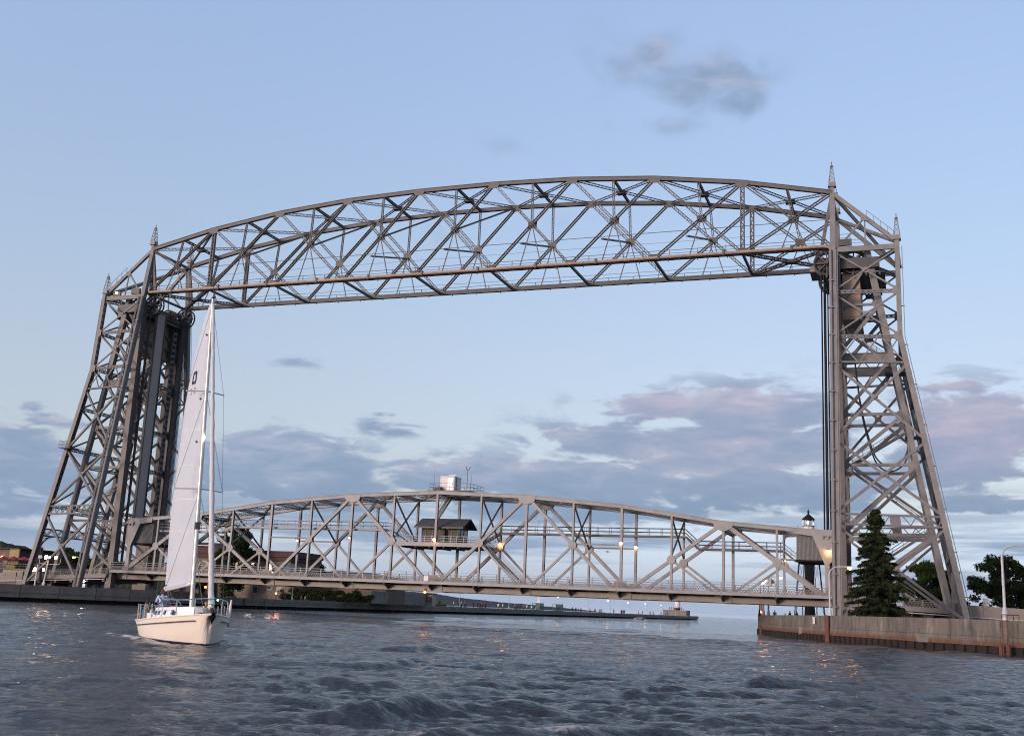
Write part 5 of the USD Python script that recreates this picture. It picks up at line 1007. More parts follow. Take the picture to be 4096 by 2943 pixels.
# ================================================================ buildings on the far side
def arched(t, x, y, z0, w, h, frame, glass_):
    a = np.linspace(0, PI, 11); o = [(x + w / 2 * math.cos(q), z0 + h - w / 2 + w / 2 * math.sin(q)) for q in a]; m = MB()
    for (xa, za), (xb, zb) in zip(o, o[1:]): m.beam((xa, y, za), (xb, y, zb), .3, .32, YA)
    m.beam((x - w / 2, y, z0), (x - w / 2, y, z0 + h - w / 2), .3, .32, YA).beam((x + w / 2, y, z0), (x + w / 2, y, z0 + h - w / 2), .3, .32, YA); f = put(t, 'window', m, frame)
    put(f, 'pane', MB().poly([(x - w / 2 + .1, y + .05, z0)] + [(x + w / 2 - .1, y + .05, z0)] + [(xx, y + .05, zz) for xx, zz in o], .06, YA), glass_)
def museum():
    t = thing('museum_building', 'tan stone museum with deep red cornice roof and arched windows behind the span', 'building')
    put(t, 'wall', MB().box(-92, -79.3, 52, 66, 1.85, 10.4), 'tan_stone'); put(t, 'wall', MB().box(-79.2, -60.6, 53, 66, 1.85, 10.2), 'tan_stone')
    for z, o, h in ((10.42, .5, .9), (11.34, .8, 1.2)): put(t, 'cornice', MB().box(-92 - o, -79.2 + o, 52 - o, 66, z, z + h), 'red_roof')
    put(t, 'roof', MB().add([(-92.6, 51.4, 12.56), (-78.6, 51.4, 12.56), (-78.6, 66, 12.56), (-92.6, 66, 12.56), (-90, 54.5, 13.9), (-81.5, 54.5, 13.9), (-81.5, 63, 13.9), (-90, 63, 13.9)], BOXF), 'red_roof')
    for z, o, h in ((10.22, .5, .8), (11.04, .9, 1.3)): put(t, 'cornice', MB().box(-78.3, -60.6 + o, 53 - o, 66, z, z + h), 'red_roof')
    put(t, 'roof_edge', MB().box(-90, -81, 51.0, 51.2, 13.0, 13.15), 'white_paint')
    arched(t, -82.2, 51.9, 5.2, 3.2, 4.4, 'cream_paint', 'dark_pane'); arched(t, -87.5, 51.9, 5.2, 3.2, 4.4, 'cream_paint', 'dark_pane')
    for x in (-75, -70, -65.4): arched(t, x, 52.9, 5.6, 2.4, 4.2, 'cream_paint', 'dark_pane')
    for x in (-77, -73, -69, -65.2, -62.8):
        f = put(t, 'window', MB().box(x - .75, x + .75, 52.88, 52.98, 2.9, 4.6), 'cream_paint'); put(f, 'pane', MB().box(x - .6, x + .6, 52.82, 52.87, 3.0, 4.5), 'dark_pane')
    put(t, 'string_course', MB().box(-79.1, -60.5, 52.8, 52.98, 4.8, 5.05), 'cream_paint')
museum()
t = thing('domed_pavilion', 'rounded blue grey canopy beside the red roofed museum', 'pavilion', (-59.3, 52, 1.85)); put(t, 'dome', MB().lathe([(2.1, 5.6), (2.05, 6.4), (1.7, 7.1), (1.0, 7.6), (0, 7.8)], n=18), 'blue_canopy', smooth=50); put(t, 'wall', MB().lathe([(2.0, 0), (2.0, 5.6)], n=18), 'tan_stone')
t = thing('long_building', 'long low dark roofed building beyond the hedge, seen above the railing', 'building'); put(t, 'wall', MB().box(-58, -40.2, 60, 70, 1.85, 7.4), 'brown_wall'); put(t, 'roof', MB().add([(-58.5, 59.5, 7.42), (-39.6, 59.5, 7.42), (-39.6, 70.5, 7.42), (-58.5, 70.5, 7.42), (-55, 63, 8.9), (-47, 63, 8.6), (-47, 67, 8.6), (-55, 67, 8.9)], BOXF), 'roof_charcoal')
t = thing('curved_wall', 'grey curved concrete wall at the end of the hedge', 'wall'); 
for k in range(6): a, b = A(-39.4 + k * -.6, 51 + k * 6.2), A(-39.4 + (k + 1) * -.6, 51 + (k + 1) * 6.2); put(t, 'wall_panel', MB().poly([(a[0], a[1], 1.85), (b[0], b[1] - .05, 1.85), (b[0], b[1] - .05, 4.4), (a[0], a[1], 4.5)], .4, (1, .1, 0)), 'old_concrete')
t = thing('kiosk', 'small pale kiosk with posters at the end of the grey curved wall', 'kiosk', (-42.2, 89, 1.85)); put(t, 'wall', MB().box(-1.2, 1.0, -1, 1, 0, 2.7), 'cream_paint'); put(t, 'poster', MB().box(-1.0, -.1, -1.06, -1.02, .9, 2.3), 'red_cloth'); put(t, 'poster', MB().box(.05, .8, -1.06, -1.02, .8, 2.2), 'tan_stone'); put(t, 'roof', MB().box(-1.4, 1.2, -1.2, 1.2, 2.72, 2.85), 'roof_charcoal')
def restaurant():
    t = thing('restaurant_building', 'brown and yellow restaurant with balconies at the edge of the picture', 'building')
    put(t, 'wall', MB().box(-135, -106.6, 20, 34, 1.85, 9.6), 'brown_wall'); put(t, 'wall_panel', MB().box(-107.4, -104.9, 19.6, 19.95, 6.6, 9.7), 'yellow_wall'); put(t, 'wall_panel', MB().box(-107.6, -105.5, 19.6, 19.95, 4.6, 6.5), 'yellow_wall'); put(t, 'roof', MB().box(-136, -105, 19.4, 34.5, 9.72, 9.95), 'red_roof'); put(t, 'roof', MB().box(-105, -99, 22, 30, 7.2, 7.5), 'red_roof')
    put(t, 'wall', MB().box(-105, -99.5, 22, 30, 1.85, 7.1), 'brown_wall'); put(t, 'balcony', MB().box(-135, -99.5, 17.4, 19.5, 5.5, 5.75), 'dark_steel'); m = MB()
    for k in range(24): x = -134 + k * 1.45; m.box(x, x + .06, 17.4, 17.46, 5.75, 6.7)
    m.box(-135, -99.5, 17.4, 17.48, 6.65, 6.75).box(-135, -99.5, 17.4, 17.46, 6.2, 6.26); put(t, 'balcony_rail', m, 'dark_steel')
    put(t, 'wall', MB().box(-104.5, -94.5, 15.5, 21.5, 1.85, 5.4), 'yellow_wall'); put(t, 'window', MB().box(-100.3, -99.9, 15.42, 15.48, 2.8, 5.0), 'dark_pane'); put(t, 'canopy', MB().box(-135, -104.7, 15.6, 20, 4.7, 5.4), 'navy_cloth')
    for x in (-112.6, -109.4): put(t, 'wall_lamp', MB().ball((x, 19.7, 8.0), (.3, .1, .22), 8), 'lamp_amber'); 
    for x in (-115.5, -112, -108.5): f = put(t, 'window', MB().box(x - .7, x + .7, 19.9, 19.97, 5.9, 7.4), 'dark_steel'); put(f, 'pane', MB().box(x - .6, x + .6, 19.85, 19.89, 6.0, 7.3), 'dark_pane')
restaurant()
_u = None
for k, x in enumerate((-113.4, -110.6, -107.6, -104.9, -102.2, -99.8)):
    lab = 'red parasol on the restaurant balcony, one of a touching row'
    if _u is None:
        _u = thing('parasol', lab, 'parasol', (x, 18.4, 5.75), group='red parasols on the restaurant balcony'); put(_u, 'canopy', MB().lathe([(1.5, 1.75), (1.0, 2.05), (.05, 2.45)], n=8), 'umbrella_red'); put(_u, 'pole', MB().tube([(0, 0, 0), (0, 0, 2.4)], .04, 6), 'dark_steel')
    else: copy(_u, (x, 18.4, 5.75), k * 17, lab)
t = thing('garden_wall', 'long low tan wall in front of the restaurant, behind the pier', 'wall')
for k in range(14): put(t, 'wall_panel', MB().box(-115 + k * 2.9, -115 + k * 2.9 + 2.86, -3.8, -3.5, 1.85 + .0, 4.2 + .02 * k), 'pale_brick')
t = thing('brick_chimney', 'square brick chimney block above the trees behind the farther tower', 'chimney', (-128, 90, 1.85)); put(t, 'stack', MB().box(-2.2, 2.2, -2, 2, 0, 14.6), 'tan_stone'); put(t, 'cap', MB().box(-1.0, 1.2, -1, 1, 14.62, 16.2), 'red_roof')
# ================================================================ people
def blend(bones, seg=10):
    parts = []
    for p0, r0, p1, r1 in bones:
        a = m3.Manifold.sphere(r0, seg).translate(tuple(map(float, p0))); b = m3.Manifold.sphere(r1, seg).translate(tuple(map(float, p1))); parts.append(m3.Manifold.batch_hull([a, b]))
    me = m3.Manifold.batch_boolean(parts, m3.OpType.Add).to_mesh(); return np.array(me.vert_properties)[:, :3], np.array(me.tri_verts)
def joints(pose, h):
    k = h / 1.75; J = {}
    if pose == 'sit':
        hip = .45; J = dict(pel=(0, 0, .50), chest=(-.02, 0, .88), neck=(0, 0, 1.06), head=(.05, 0, 1.21))
        for s, n in ((1, 'l'), (-1, 'r')): J.update({n + 'hip': (0, .1 * s, .47), n + 'knee': (.43, .14 * s, .50), n + 'ank': (.42, .12 * s, .09), n + 'toe': (.58, .14 * s, .04), n + 'sh': (-.02, .18 * s, 1.0), n + 'elb': (.1, .24 * s, .74), n + 'wr': (.32, .16 * s, .66)})
    else:
        st = {'stand': 0, 'walk': .18, 'steer': .05}[pose]
        J = dict(pel=(0, 0, .95), chest=(.0, 0, 1.28), neck=(.01, 0, 1.48), head=(.04, 0, 1.63))
        for s, n in ((1, 'l'), (-1, 'r')):
            J.update({n + 'hip': (0, .09 * s, .92), n + 'knee': (st * s * .6 + .03, .10 * s, .5), n + 'ank': (st * s - .02, .10 * s, .09), n + 'toe': (st * s + .15, .12 * s, .04), n + 'sh': (0, .185 * s, 1.41)})
            if pose == 'steer': J.update({n + 'elb': (.16, .27 * s, 1.17), n + 'wr': (.40, .2 * s, 1.10)})
            else: J.update({n + 'elb': (-.02 - st * s * .5, .245 * s, 1.13), n + 'wr': (.05 - st * s, .24 * s, .88)})
    return {a: A(*b) * k for a, b in J.items()}, k
def figure(name, label, loc, rot, pose='stand', h=1.72, shirt='navy_cloth', trousers='black_cloth', hair='hair_brown', extra=None, group=None, fine=False):
    t = thing(name, label, 'person', loc, rot, group=group); J, k = joints(pose, h); B = []
    for n in 'lr':
        B += [(J[n + 'hip'], .085 * k, J[n + 'knee'], .058 * k), (J[n + 'knee'], .056 * k, J[n + 'ank'], .038 * k), (J[n + 'ank'], .04 * k, J[n + 'toe'], .03 * k), (J[n + 'sh'], .05 * k, J[n + 'elb'], .04 * k), (J[n + 'elb'], .038 * k, J[n + 'wr'], .027 * k), (J['chest'], .12 * k, J[n + 'sh'], .055 * k), (J['pel'], .115 * k, J[n + 'hip'], .09 * k)]
        d = unit(J[n + 'wr'] - J[n + 'elb']); s = 1 if n == 'l' else -1; pm = J[n + 'wr'] + d * .075 * k; B.append((J[n + 'wr'], .024 * k, pm, .032 * k)); q = unit(np.cross(d, A(0, s, .3)))
        for j in range(4):
            a = pm + q * (j - 1.5) * .019 * k + d * .015 * k; L = (.055, .066, .062, .046)[j] * k; m1 = a + d * L * .55; B += [(a, .0085 * k, m1, .0085 * k), (m1, .0085 * k, m1 + unit(d + A(0, -s * .5, -.3)) * L * .45, .007 * k)]
        a = J[n + 'wr'] + d * .03 * k + q * .028 * k; B.append((a, .01 * k, a + (d + q * .8) * .045 * k, .008 * k))
    hd = J['head']
    B += [(J['pel'], .125 * k, J['chest'], .13 * k), (J['chest'], .1 * k, J['neck'], .055 * k), (J['neck'], .052 * k, hd - A(0, 0, .05) * k, .055 * k), (hd + A(-.015, 0, .03) * k, .092 * k, hd + A(.03, 0, -.055) * k, .062 * k), (hd + A(.085, 0, .0) * k, .012 * k, hd + A(.105, 0, -.03) * k, .016 * k)]
    for s in (-1, 1): B.append((hd + A(0, .088 * s, .01) * k, .016 * k, hd + A(0, .092 * s, -.025) * k, .014 * k))
    put(t, 'body', blend(B, 12 if fine else 8), 'skin', smooth=60)
    sb = [(J['pel'] + A(0, 0, .03) * k, .14 * k, J['chest'], .152 * k), (J['chest'], .13 * k, J['neck'] - A(0, 0, .04) * k, .075 * k)]
    for n in 'lr': sb += [(J['chest'], .13 * k, J[n + 'sh'], .068 * k), (J[n + 'sh'], .068 * k, J[n + 'elb'], .055 * k)] + ([] if fine == 'short' else [(J[n + 'elb'], .053 * k, J[n + 'wr'], .038 * k)])
    put(t, 'shirt', blend(sb), shirt, smooth=60); tb = [(J['pel'], .132 * k, J['pel'] + A(0, 0, -.03) * k, .135 * k)]
    for n in 'lr':
        tb += [(J['pel'], .12 * k, J[n + 'hip'], .105 * k), (J[n + 'hip'], .102 * k, J[n + 'knee'], .078 * k)]
        if fine != 'short': tb.append((J[n + 'knee'], .074 * k, J[n + 'ank'], .055 * k))
        put(t, 'shoe', blend([(J[n + 'ank'] - A(.02, 0, .04) * k, .045 * k, J[n + 'toe'], .04 * k)]), 'black_cloth', smooth=60)
    put(t, 'trousers', blend(tb), trousers, smooth=60)
    put(t, 'hair', blend([(hd + A(-.025, 0, .045) * k, .1 * k, hd + A(-.045, 0, -.01) * k, .088 * k)]), hair, smooth=60)
    for s in (-1, 1): put(t, 'eye', MB().ball(hd + A(.082, .032 * s, .015) * k, .011 * k, 6), 'black_cloth')
    return t
# ---------------------------------------------------------------- the sailing yacht
BOW = A(38.95, -118.95); BH = math.radians(-43.2); BD = A(math.cos(BH), math.sin(BH)); BL_ = A(-math.sin(BH), math.cos(BH))
def onboat(x, y, z): p = BOW + BD * x + BL_ * y; return (p[0], p[1], z + .028 * x)
def yacht():
    t = thing('sailing_yacht', 'white sloop under mainsail heading for the camera, cream lit side, crew aboard', 'sailboat', (BOW[0], BOW[1], 0), math.degrees(BH)); UsdGeom.Xformable(stage.GetPrimAtPath(t)).AddRotateYOp().Set(-1.6)
    st = np.array([.75, .45, 0, -.7, -1.6, -2.8, -4.2, -5.8, -7.4, -9.0, -10.5, -11.2]); hb = np.array([.03, .30, .58, .95, 1.28, 1.58, 1.76, 1.84, 1.82, 1.70, 1.52, 1.42]); fr = np.array([1.42, 1.40, 1.36, 1.32, 1.27, 1.22, 1.17, 1.13, 1.10, 1.09, 1.09, 1.09]) * .94
    wl = np.array([0, 0, .03, .34, .74, 1.16, 1.46, 1.62, 1.60, 1.38, 1.02, .7]); stem = np.array([.62, .32, -.12, -.15, 0, 0, 0, 0, 0, 0, 0, 0]); keel = np.array([1.38, .75, -.05, -.3, -.4, -.45, -.5, -.5, -.45, -.3, -.12, .05])
    rows = []
    for i in range(len(st)):
        sec = []
        for q in np.linspace(0, 1, 9):                                   # from keel line to deck edge
            z = keel[i] + (fr[i] - keel[i]) * q; zq = np.clip((z + .0) / fr[i], -.5, 1)
            if z >= 0: w = wl[i] + (hb[i] - wl[i]) * zq ** .75
            else: w = wl[i] * math.sqrt(max(0, 1 - (z / min(keel[i], -.01)) ** 2)) if keel[i] < 0 else 0
            if keel[i] >= 0: w = hb[i] * q ** .8
            xx = st[i] - (.75 - .0) * 0 ; rake = (1 - q) * (.62 if i == 0 else .28 if i == 1 else 0); sec.append((xx - rake, w, z))
        rows.append(sec)
    R = np.array(rows); n, m = R.shape[:2]
    V_ = np.concatenate([R[:, ::-1] * A(1, -1, 1), R], 1); mm = 2 * m; v = V_.reshape(-1, 3); f = []
    for i in range(n - 1):
        for j in range(mm - 1): a = i * mm + j; f += [(a, a + mm, a + mm + 1), (a, a + mm + 1, a + 1)]
    tr = [(n - 1) * mm + j for j in range(mm)]; v = np.vstack([v, [st[-1], 0, .5]])
    for j in range(mm - 1): f.append((tr[j], len(v) - 1, tr[j + 1]))
    put(t, 'hull', (v, np.array(f)), 'hull_paint', smooth=35)
    dk = MB(); pts = [(st[i], s * hb[i]) for s in (1,) for i in range(n)]
    for i in range(n - 1): dk.poly([(st[i], -hb[i] * .98, fr[i]), (st[i + 1], -hb[i + 1] * .98, fr[i + 1]), (st[i + 1], hb[i + 1] * .98, fr[i + 1]), (st[i], hb[i] * .98, fr[i])], .03, ZA)
    put(t, 'deck', dk, 'gelcoat_white')
    for s in (-1, 1):
        put(t, 'toe_rail', MB().tube([(st[i], s * hb[i], fr[i] + .03) for i in range(n)], .035, 6), 'gelcoat_cream')
        m = MB()
        for i in range(2, n - 1): m.beam((st[i], s * (hb[i] - .0 + .012), fr[i] - .22), (st[i + 1], s * (hb[i + 1] + .012), fr[i + 1] - .22), .02, .05, YA)
        put(t, 'cove_stripe', m, 'roof_charcoal')
    # coach roof with its windows
    def trunk(pr, z0, z1, mat_, nm):
        b = [(x, y, z0) for x, y in pr] + [(x, -y, z0) for x, y in pr[::-1]]; tp = [(x * .97 - .1, y * .86, z1) for x, y in pr] + [(x * .97 - .1, -y * .86, z1) for x, y in pr[::-1]]; k = len(b); c0 = np.mean(tp, 0) + A(0, 0, .06); v = np.vstack([b, tp, [c0]]); f = []
        for i in range(k): j = (i + 1) % k; f += [(i, j, k + j), (i, k + j, k + i), (k + i, k + j, 2 * k)]
        return put(t, nm, (v, np.array(f)), mat_, smooth=30)
    trunk([(-2.2, .25), (-2.6, .72), (-4.2, 1.14), (-6.2, 1.22), (-7.7, 1.18)], 1.15, 1.68, 'gelcoat_white', 'coach_roof')
    for x in (-3.45, -4.7, -6.0, -7.0):
        for s in (-1, 1): y = s * (1.0 if x > -4 else 1.13 if x > -5 else 1.17); put(t, 'window', MB().poly([(x - .2, y + s * .0, 1.32), (x + .2, y, 1.32), (x + .24, y - s * .05, 1.52), (x - .16, y - s * .05, 1.52)], .05, (0, s, .5)), 'smoked_panel')
    put(t, 'fore_hatch', MB().box(-2.3, -1.6, -.05, .65, 1.36, 1.44), 'smoked_panel'); put(t, 'window', MB().poly([(-2.32, -.15, 1.24), (-2.32, .6, 1.24), (-2.62, .55, 1.58), (-2.62, -.1, 1.58)], .04, (1, 0, .7)), 'smoked_panel')
    put(t, 'hatch', MB().box(-5.4, -4.7, -.35, .35, 1.7, 1.79), 'smoked_panel'); put(t, 'cabin_top_rail', MB().box(-6.6, -4.6, .5, .56, 1.7, 1.78).box(-6.6, -4.6, -.56, -.5, 1.7, 1.78), 'brown_wall')
    put(t, 'cockpit_coaming', MB().box(-10.4, -7.7, 1.05, 1.2, 1.1, 1.42).box(-10.4, -7.7, -1.2, -1.05, 1.1, 1.42), 'gelcoat_white'); put(t, 'winch', MB().lathe([(.1, 0), (.07, .12), (.1, .2), (0, .2)], (-8.2, -1.12, 1.42), 10), 'stainless')
    put(t, 'spray_hood', MB().tube([(-7.6, -.9, 1.7), (-7.3, -.8, 2.1), (-7.3, .8, 2.1), (-7.6, .9, 1.7)], .03, 6), 'stainless')
    # mast, boom, rigging
    mb, mt = A(-4.0, 0, 1.6), A(-4.62, -.30, 17.25); up = lambda z: mb + (mt - mb) * (z - mb[2]) / (mt[2] - mb[2])
    put(t, 'mast', MB().tube([mb, up(9), mt], [.115, .10, .075], 10), 'mast_alloy', smooth=50); put(t, 'masthead', MB().box(mt[0] - .25, mt[0] + .2, mt[1] - .06, mt[1] + .06, mt[2], mt[2] + .1).tube([mt, mt + A(-.2, 0, .75)], .012, 5).tube([mt + A(.1, 0, .1), mt + A(.25, .0, .45)], .02, 5), 'dark_steel')
    be = A(-8.55, -.50, 2.62); gs = up(2.85); put(t, 'boom', MB().tube([gs, be], [.10, .10], 10), 'gelcoat_white', smooth=50); put(t, 'boom_cover', MB().tube([gs + A(-.1, 0, .05), (gs + be) / 2 + A(0, 0, .08), be + A(.1, 0, .05)], [.12, .17, .12], 8), 'sailcloth', smooth=50)
    hh = [2.85, 4, 5.5, 7, 8.5, 10, 11.5, 13, 14.5, 15.8, 16.7, 17.1]; cc = [4.5, 4.42, 4.3, 4.12, 3.88, 3.56, 3.14, 2.62, 1.98, 1.28, .66, .2]
    nu, nv = 15, 61; zz = np.linspace(2.95, 17.0, nv); gv = []
    for z in zz:
        c = np.interp(z, hh, cc); tw = math.radians(6.2 + 3.4 * (z - 2.9) / 14); dirn = A(-math.cos(tw), -math.sin(tw), 0); nrm_ = A(math.sin(tw), -math.cos(tw), 0)
        for u in np.linspace(0, 1, nu):
            cam_ = .075 * c * math.sin(PI * u ** .8) * min(1, (z - 2.7) / 1.2); wr = .012 * math.sin(5 * z + 9 * u) * (1 - u) + .02 * math.sin(3.2 * u * 3 - z * 1.3) * math.exp(-(z - 3) / 1.5)
            sag = -.10 * math.sin(PI * u) if z == zz[0] else 0
            gv.append(up(z) + dirn * (.13 + u * c) + nrm_ * (cam_ + wr) + A(0, 0, sag - .10 * u * math.exp(-(z - 2.95) / .8)))
    gf = []
    for i in range(nv - 1):
        for j in range(nu - 1): a = i * nu + j; gf += [(a, a + nu, a + nu + 1), (a, a + nu + 1, a + 1)]
    ms = put(t, 'mainsail', (np.array(gv), np.array(gf)), 'sailcloth', smooth=60); G = np.array(gv).reshape(nv, nu, 3)
    def onsail(z, u, off=-.03):
        i = int(np.clip((z - zz[0]) / (zz[1] - zz[0]), 0, nv - 2)); j = int(np.clip(u * (nu - 1), 0, nu - 2)); fi = (z - zz[i]) / (zz[1] - zz[0]); fj = u * (nu - 1) - j
        p = (G[i, j] * (1 - fi) + G[i + 1, j] * fi) * (1 - fj) + (G[i, j + 1] * (1 - fi) + G[i + 1, j + 1] * fi) * fj; return p
    n_s = A(.17, -.985, 0)
    for off in (.03,):
        z0 = 14.35; q = lambda z, u: onsail(z, u) + n_s * off
        fr_ = MB()
        for (za, ua, zb, ub) in ((13.0, .38, 13.5, .38), (13.0, .56, 13.5, .56), (12.98, .38, 12.98, .56), (13.5, .38, 13.5, .56)): fr_.beam(q(za, ua), q(zb, ub), .02, .13 if za == zb else .09, n_s)
        put(ms, 'emblem', fr_, 'navy_cloth', label='dark blue square emblem with a pale centre')
        tm = meshkit.text_mesh('3-2', .3); tv, tf, _ = meshkit.arrays(tm); tv = tv - tv.mean(0)
        o = q(12.55, .47); xd = unit(q(12.55, .3) - q(12.55, .6)); w = np.array([o + xd * a + ZA * b + n_s * c for a, b, c in tv]); put(ms, 'sail_number', (w, tf), 'grey_cloth')
    for z in (15.35, 12.0, 9.8): put(ms, 'slide', MB().ball(onsail(z, .10) + n_s * .05, .055, 6), 'black_cloth')
    for z in (5.3, 6.9, 8.6, 10.4, 12.4):
        m = MB(); pp = [onsail(z + .25 * u, u) + n_s * .012 for u in np.linspace(.02, .97, 12)]
        for a, b in zip(pp, pp[1:]): m.beam(a, b, .006, .035, n_s)
        put(ms, 'seam', m, 'seam_cloth')
    put(t, 'steaming_light', MB().ball(up(9.95) + A(.18, -.02, 0), .085, 8), 'mast_light'); put(t, 'fitting', MB().box(*(lambda p: (p[0] - .06, p[0] + .2, p[1] - .12, p[1] + .12, p[2] - .2, p[2] + .15))(up(5.6))), 'dark_steel')
    put(t, 'spinnaker_pole', MB().tube([up(1.9) + A(.22, -.03, 0), up(5.4) + A(.2, -.02, 0)], .05, 8), 'mast_alloy')
    fs = A(.35, 0, 1.62); m = MB(); k = 60; hl = up(16.9) + A(.12, 0, 0); m.tube([fs + (hl - fs) * (i / k) + A(0, .006 * math.sin(i * 1.7), 0) for i in range(k + 1)], [(.135 - .055 * i / k) * (1 + .09 * math.sin(i * 1.35)) for i in range(k + 1)], 9); put(t, 'furled_jib', m, 'furled_cloth', smooth=50)
    for z, hw in ((7.4, 1.18), (12.35, .92)):
        c = up(z); m = MB()
        for s in (-1, 1): m.tube([c, c + A(-.28, s * hw, -.05)], .032, 6); m.ball(c + A(-.28, s * hw, -.05), .05, 6)
        put(t, 'spreader', m, 'mast_alloy')
    m = MB()
    for s in (-1, 1):
        a, b = up(7.4) + A(-.28, s * 1.18, -.05), up(12.35) + A(-.28, s * .92, -.05); m.tube([A(-4.4, s * 1.68, 1.2), a, b, up(17)], .008, 4); m.tube([A(-4.1, s * 1.6, 1.2), up(7.3)], .01, 5); m.tube([a, up(12.3)], .01, 5)
    m.tube([A(-10.9, 0, 1.1), up(17.1)], .012, 5); put(t, 'shroud', m, 'grey_cloth')
    m = MB().tube([up(4.4) + A(.1, 0, 0), A(-1.6, .1, 1.4)], .015, 5).tube([be + A(.6, 0, -.05), A(-7.9, -.2, 1.6)], .02, 5).tube([be + A(.9, 0, -.05), A(-7.7, .1, 1.6)], .02, 5); put(t, 'sheet', m, 'grey_cloth')
    # pulpits, stanchions and life lines
    m = MB().tube([(-1.5, -1.15, 1.95), (-.2, -.62, 2.0), (.7, -.2, 2.02), (.8, 0, 2.02), (.7, .2, 2.02), (-.2, .62, 2.0), (-1.5, 1.15, 1.95)], .025, 6)
    for x, y in ((-1.5, -1.15), (-.2, -.6), (-.2, .6), (-1.5, 1.15)): m.tube([(x, y, 1.3), (x, y * 1.0, 1.96)], .022, 6)
    put(t, 'pulpit', m, 'stainless'); m = MB().tube([(-9.4, -1.6, 1.85), (-10.6, -1.42, 1.85), (-10.85, -1.2, 1.85), (-10.85, 1.2, 1.85), (-10.6, 1.42, 1.85), (-9.4, 1.6, 1.85)], .028, 6)
    for x, y in ((-9.4, 1.6), (-10.7, 1.38), (-10.85, .5)):
        for s in (-1, 1): m.tube([(x, s * y, 1.1), (x, s * y, 1.85)], .025, 6)
    put(t, 'pushpit', m, 'stainless')
    for s in (-1, 1):
        for x in (-2.9, -4.6, -6.3, -7.9): y = s * (np.interp(-x, -st[::1], hb) - .06); put(t, 'stanchion', MB().tube([(x, y, 1.12), (x, y, 1.83)], .02, 6), 'stainless')
        for h in (.33, .62): put(t, 'life_line', MB().tube([(x, s * (np.interp(-x, -st, hb) - .06), np.interp(-x, -st, fr) + h) for x in np.linspace(-1.5, -9.4, 14)], .008, 4), 'stainless')
    put(t, 'fender', MB().tube([(-3.2, 1.62, 1.2), (-3.25, 1.66, 1.4), (-3.3, 1.72, 2.1)], [.05, .09, .04], 8), 'gelcoat_cream', smooth=50)
    put(t, 'bow_roller', MB().box(.1, .95, -.13, .13, 1.40, 1.52).lathe([(.05, 0), (.24, .06), (.22, .14), (.06, .2), (0, .2)], (.35, 0, 1.42), 12), 'dark_steel'); put(t, 'anchor', MB().poly([(.98, -.07, 1.4), (.86, -.13, 1.22), (.72, 0, .92), (.86, .13, 1.22), (.98, .07, 1.4)], .08, (1, 0, .3)).tube([(.2, 0, 1.5), (1.0, 0, 1.42)], .035, 6), 'black_iron'); put(t, 'furling_drum', MB().lathe([(.16, 0), (.18, .06), (.1, .1), (.1, .2), (.17, .24), (0, .26)], (.36, 0, 1.56), 12), 'stainless')
    put(t, 'bow_light', MB().ball((.55, .22, 1.98), .045, 8), 'lamp_green'); put(t, 'wheel', MB().tube([(-9.3, .55 * math.cos(a), 1.65 + .55 * math.sin(a)) for a in np.linspace(0, 2 * PI, 20)], .025, 6), 'stainless')
yacht()
b180 = math.degrees(BH) + 180
hm = figure('person', 'person in light blue shirt with dark harness standing at the yacht stern', onboat(-8.55, -.62, .80), b180 - 8, 'steer', 1.80, 'blue_shirt', 'grey_cloth', 'hair_brown', fine='short')
m = MB()
for a, b in (((-.158, -.15, 1.44), (-.165, .12, 1.12)), ((-.158, .15, 1.44), (-.165, -.12, 1.12))): m.beam(a, b, .02, .045, XA)
m.lathe([(.166, 0), (.17, .05), (.16, .05)], (0, 0, 1.08), 16).box(-.19, -.15, -.05, .05, 1.26, 1.33); put(hm, 'harness', m, 'black_cloth')
figure('person', 'seated person with long brown hair and teal jacket at the yacht stern', onboat(-10.2, -1.12, .72), b180 - 110, 'sit', 1.66, 'teal_cloth', 'grey_cloth', 'hair_brown')
cp = figure('person', 'seated person with dark cap and bare knees beside the helmsman', onboat(-9.3, -1.2, .74), b180 - 75, 'sit', 1.74, 'grey_cloth', 'grey_cloth', 'black_cloth', fine='short'); put(cp, 'cap_brim', MB().poly([(.12, -.08, 1.26), (.24, -.07, 1.25), (.24, .07, 1.25), (.12, .08, 1.26)], .02, ZA), 'black_cloth')
yv = figure('person', 'seated person in blue jacket and yellow life vest beyond the mast', onboat(-6.9, 1.28, .78), b180 + 175, 'sit', 1.74, 'teal_cloth', 'navy_cloth', 'hair_brown'); put(yv, 'life_vest', blend([(A(.09, -.09, .75), .075, A(.07, -.1, 1.0), .07), (A(.09, .09, .75), .075, A(.07, .1, 1.0), .07), (A(-.13, 0, .85), .06, A(-.1, 0, 1.02), .06)]), 'yellow_cloth', smooth=60)
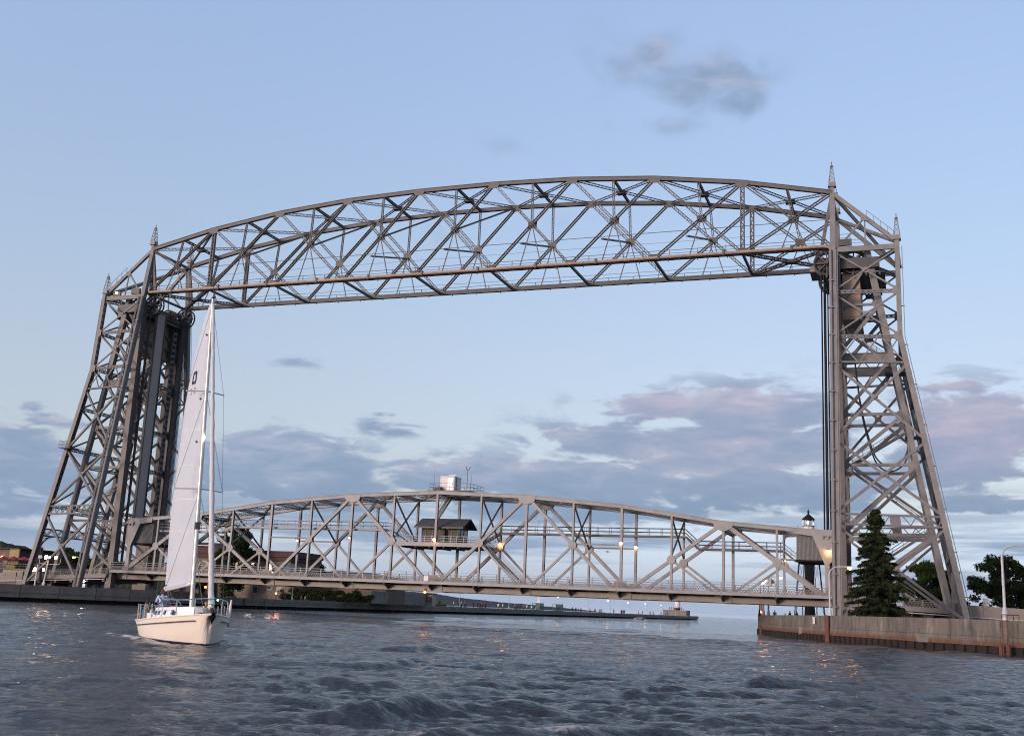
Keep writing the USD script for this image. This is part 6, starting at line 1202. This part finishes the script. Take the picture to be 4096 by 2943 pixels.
# ---------------------------------------------------------------- people on the piers and the road
def crowd():
    kinds = [('dark jacket', 'navy_cloth', 'black_cloth'), ('red top', 'red_cloth', 'navy_cloth'), ('white top', 'white_cloth', 'grey_cloth'), ('grey top', 'grey_cloth', 'black_cloth'), ('pink brown top', 'pale_brick', 'navy_cloth')]
    proto = {}; rng = np.random.default_rng(77)
    def person_at(x, y, z, rot, k, where, h=1.0):
        nm, sh, tr = kinds[k]; lab = f'small figure in {nm} {where}'; grp = f'people in {nm} {where}'
        if k not in proto: proto[k] = figure('person', lab, (x, y, z), rot, ('stand', 'walk')[k % 2], 1.72, sh, tr, group=grp)
        else: copy(proto[k], (x, y, z), rot, lab, grp, scale=h)
    spots = [(-46.9 - rng.uniform(0, 1.6), y) for y in list(rng.uniform(112, 186, 26)) + list(rng.uniform(222, 400, 30)) + list(rng.uniform(84, 110, 5))]
    for x, y in spots: person_at(x, y, 1.72, rng.uniform(0, 360), int(rng.choice(5, p=[.4, .15, .15, .2, .1])), 'out on the long pier', rng.uniform(.9, 1.08))
    for x, y in ((-48.3, 38), (-48.6, 40), (-48.2, 47), (-48, 50), (-48.4, 53)): person_at(x, y, 1.3, rng.uniform(0, 360), int(rng.integers(5)), 'by the hedge on the long pier', .95)
    for i in range(8): person_at(-53.3 + (i - 3.5) * 1.1, 449.8, 4.9, rng.uniform(0, 360), int(rng.integers(5)), 'round the white lighthouse')
    for x, y, k in ((48.3, 17.5, 0), (47.3, 18.2, 1), (49.75, 19, 3), (50.5, 18.5, 0), (51.6, 18, 0)): person_at(x, y, 1.9 if k != 3 else 1.5, rng.uniform(0, 360), k, 'behind the wall end of the nearer pier')
    for x, y, z, k in ((61.1, -5.5, 4.75, 0), (61.55, -5.4, 4.7, 3), (61.95, -5.6, 4.7, 0), (62.4, -5.4, 4.65, 3), (68.0, -5.5, 4.2, 0), (68.35, -5.4, 4.15, 3)): person_at(x, y, z, rng.uniform(0, 360), k, 'on the road by the spruce')
    for x, k in ((-92.5, 1), (-91.2, 3), (-89.3, 0)): person_at(x, -1.8, 3.0, rng.uniform(0, 360), k, 'above the low tan wall by the restaurant')
crowd()
# ---------------------------------------------------------------- far boats and a gull
def far_boat(label, loc, h, rot):
    t = thing('distant_yacht', label, 'sailboat', loc, rot); put(t, 'hull', MB().poly([(-4, -1, .8), (3, -1.1, .8), (5, 0, 1), (3, 1.1, .8), (-4, 1, .8)], 1.0, ZA), 'gelcoat_white'); put(t, 'sail', MB().poly([(-3.6, 0, 2), (.5, 0, 2), (.4, 0, h)], .05, YA), 'sailcloth'); put(t, 'mast', MB().tube([(.55, 0, 1), (.55, 0, h + .6)], .08, 6), 'mast_alloy')
far_boat('far white sail on the lake, beyond the cages on the long pier', (-140, 470, 0), 13, -30); far_boat('far white sail on the lake beyond the lamps of the long pier', (-92, 640, 0), 16, 20)
t = thing('motorboat', 'small dark motorboat throwing spray in front of the far part of the long pier', 'motorboat', (-30, 262, 0), -60); put(t, 'hull', MB().poly([(-2.6, -.9, .35), (1.6, -.95, .4), (3, 0, .6), (1.6, .95, .4), (-2.6, .9, .35)], .8, ZA), 'grey_cloth'); put(t, 'screen', MB().poly([(.3, -.7, .75), (.3, .7, .75), (-.1, .6, 1.2), (-.1, -.6, 1.2)], .04, XA), 'smoked_panel'); put(t, 'spray', leaves(np.random.default_rng(2), [(-3, 1.1, .3), (-3, -1.1, .3), (-1, 1.3, .3), (2, 1.2, .2)], [A(1.2, .5, .3)] * 4, 500, .1), 'white_cloth', kind='stuff')
t = thing('gull', 'tiny gull flying in front of the clouds right of the middle of the span', 'bird', (31, -20, 9.9), 30); put(t, 'body', MB().ball((0, 0, 0), (.22, .07, .07), 8).ball((.24, 0, .04), .05, 6), 'white_cloth', smooth=60); put(t, 'wing', MB().poly([(.08, 0, .03), (0, .35, .18), (-.05, .65, .1), (-.12, .35, .16), (-.1, 0, .03)], .02, (0, -.3, 1)), 'grey_cloth'); put(t, 'wing', MB().poly([(.08, 0, .03), (0, -.35, .18), (-.05, -.65, .1), (-.12, -.35, .16), (-.1, 0, .03)], .02, (0, .3, 1)), 'grey_cloth')
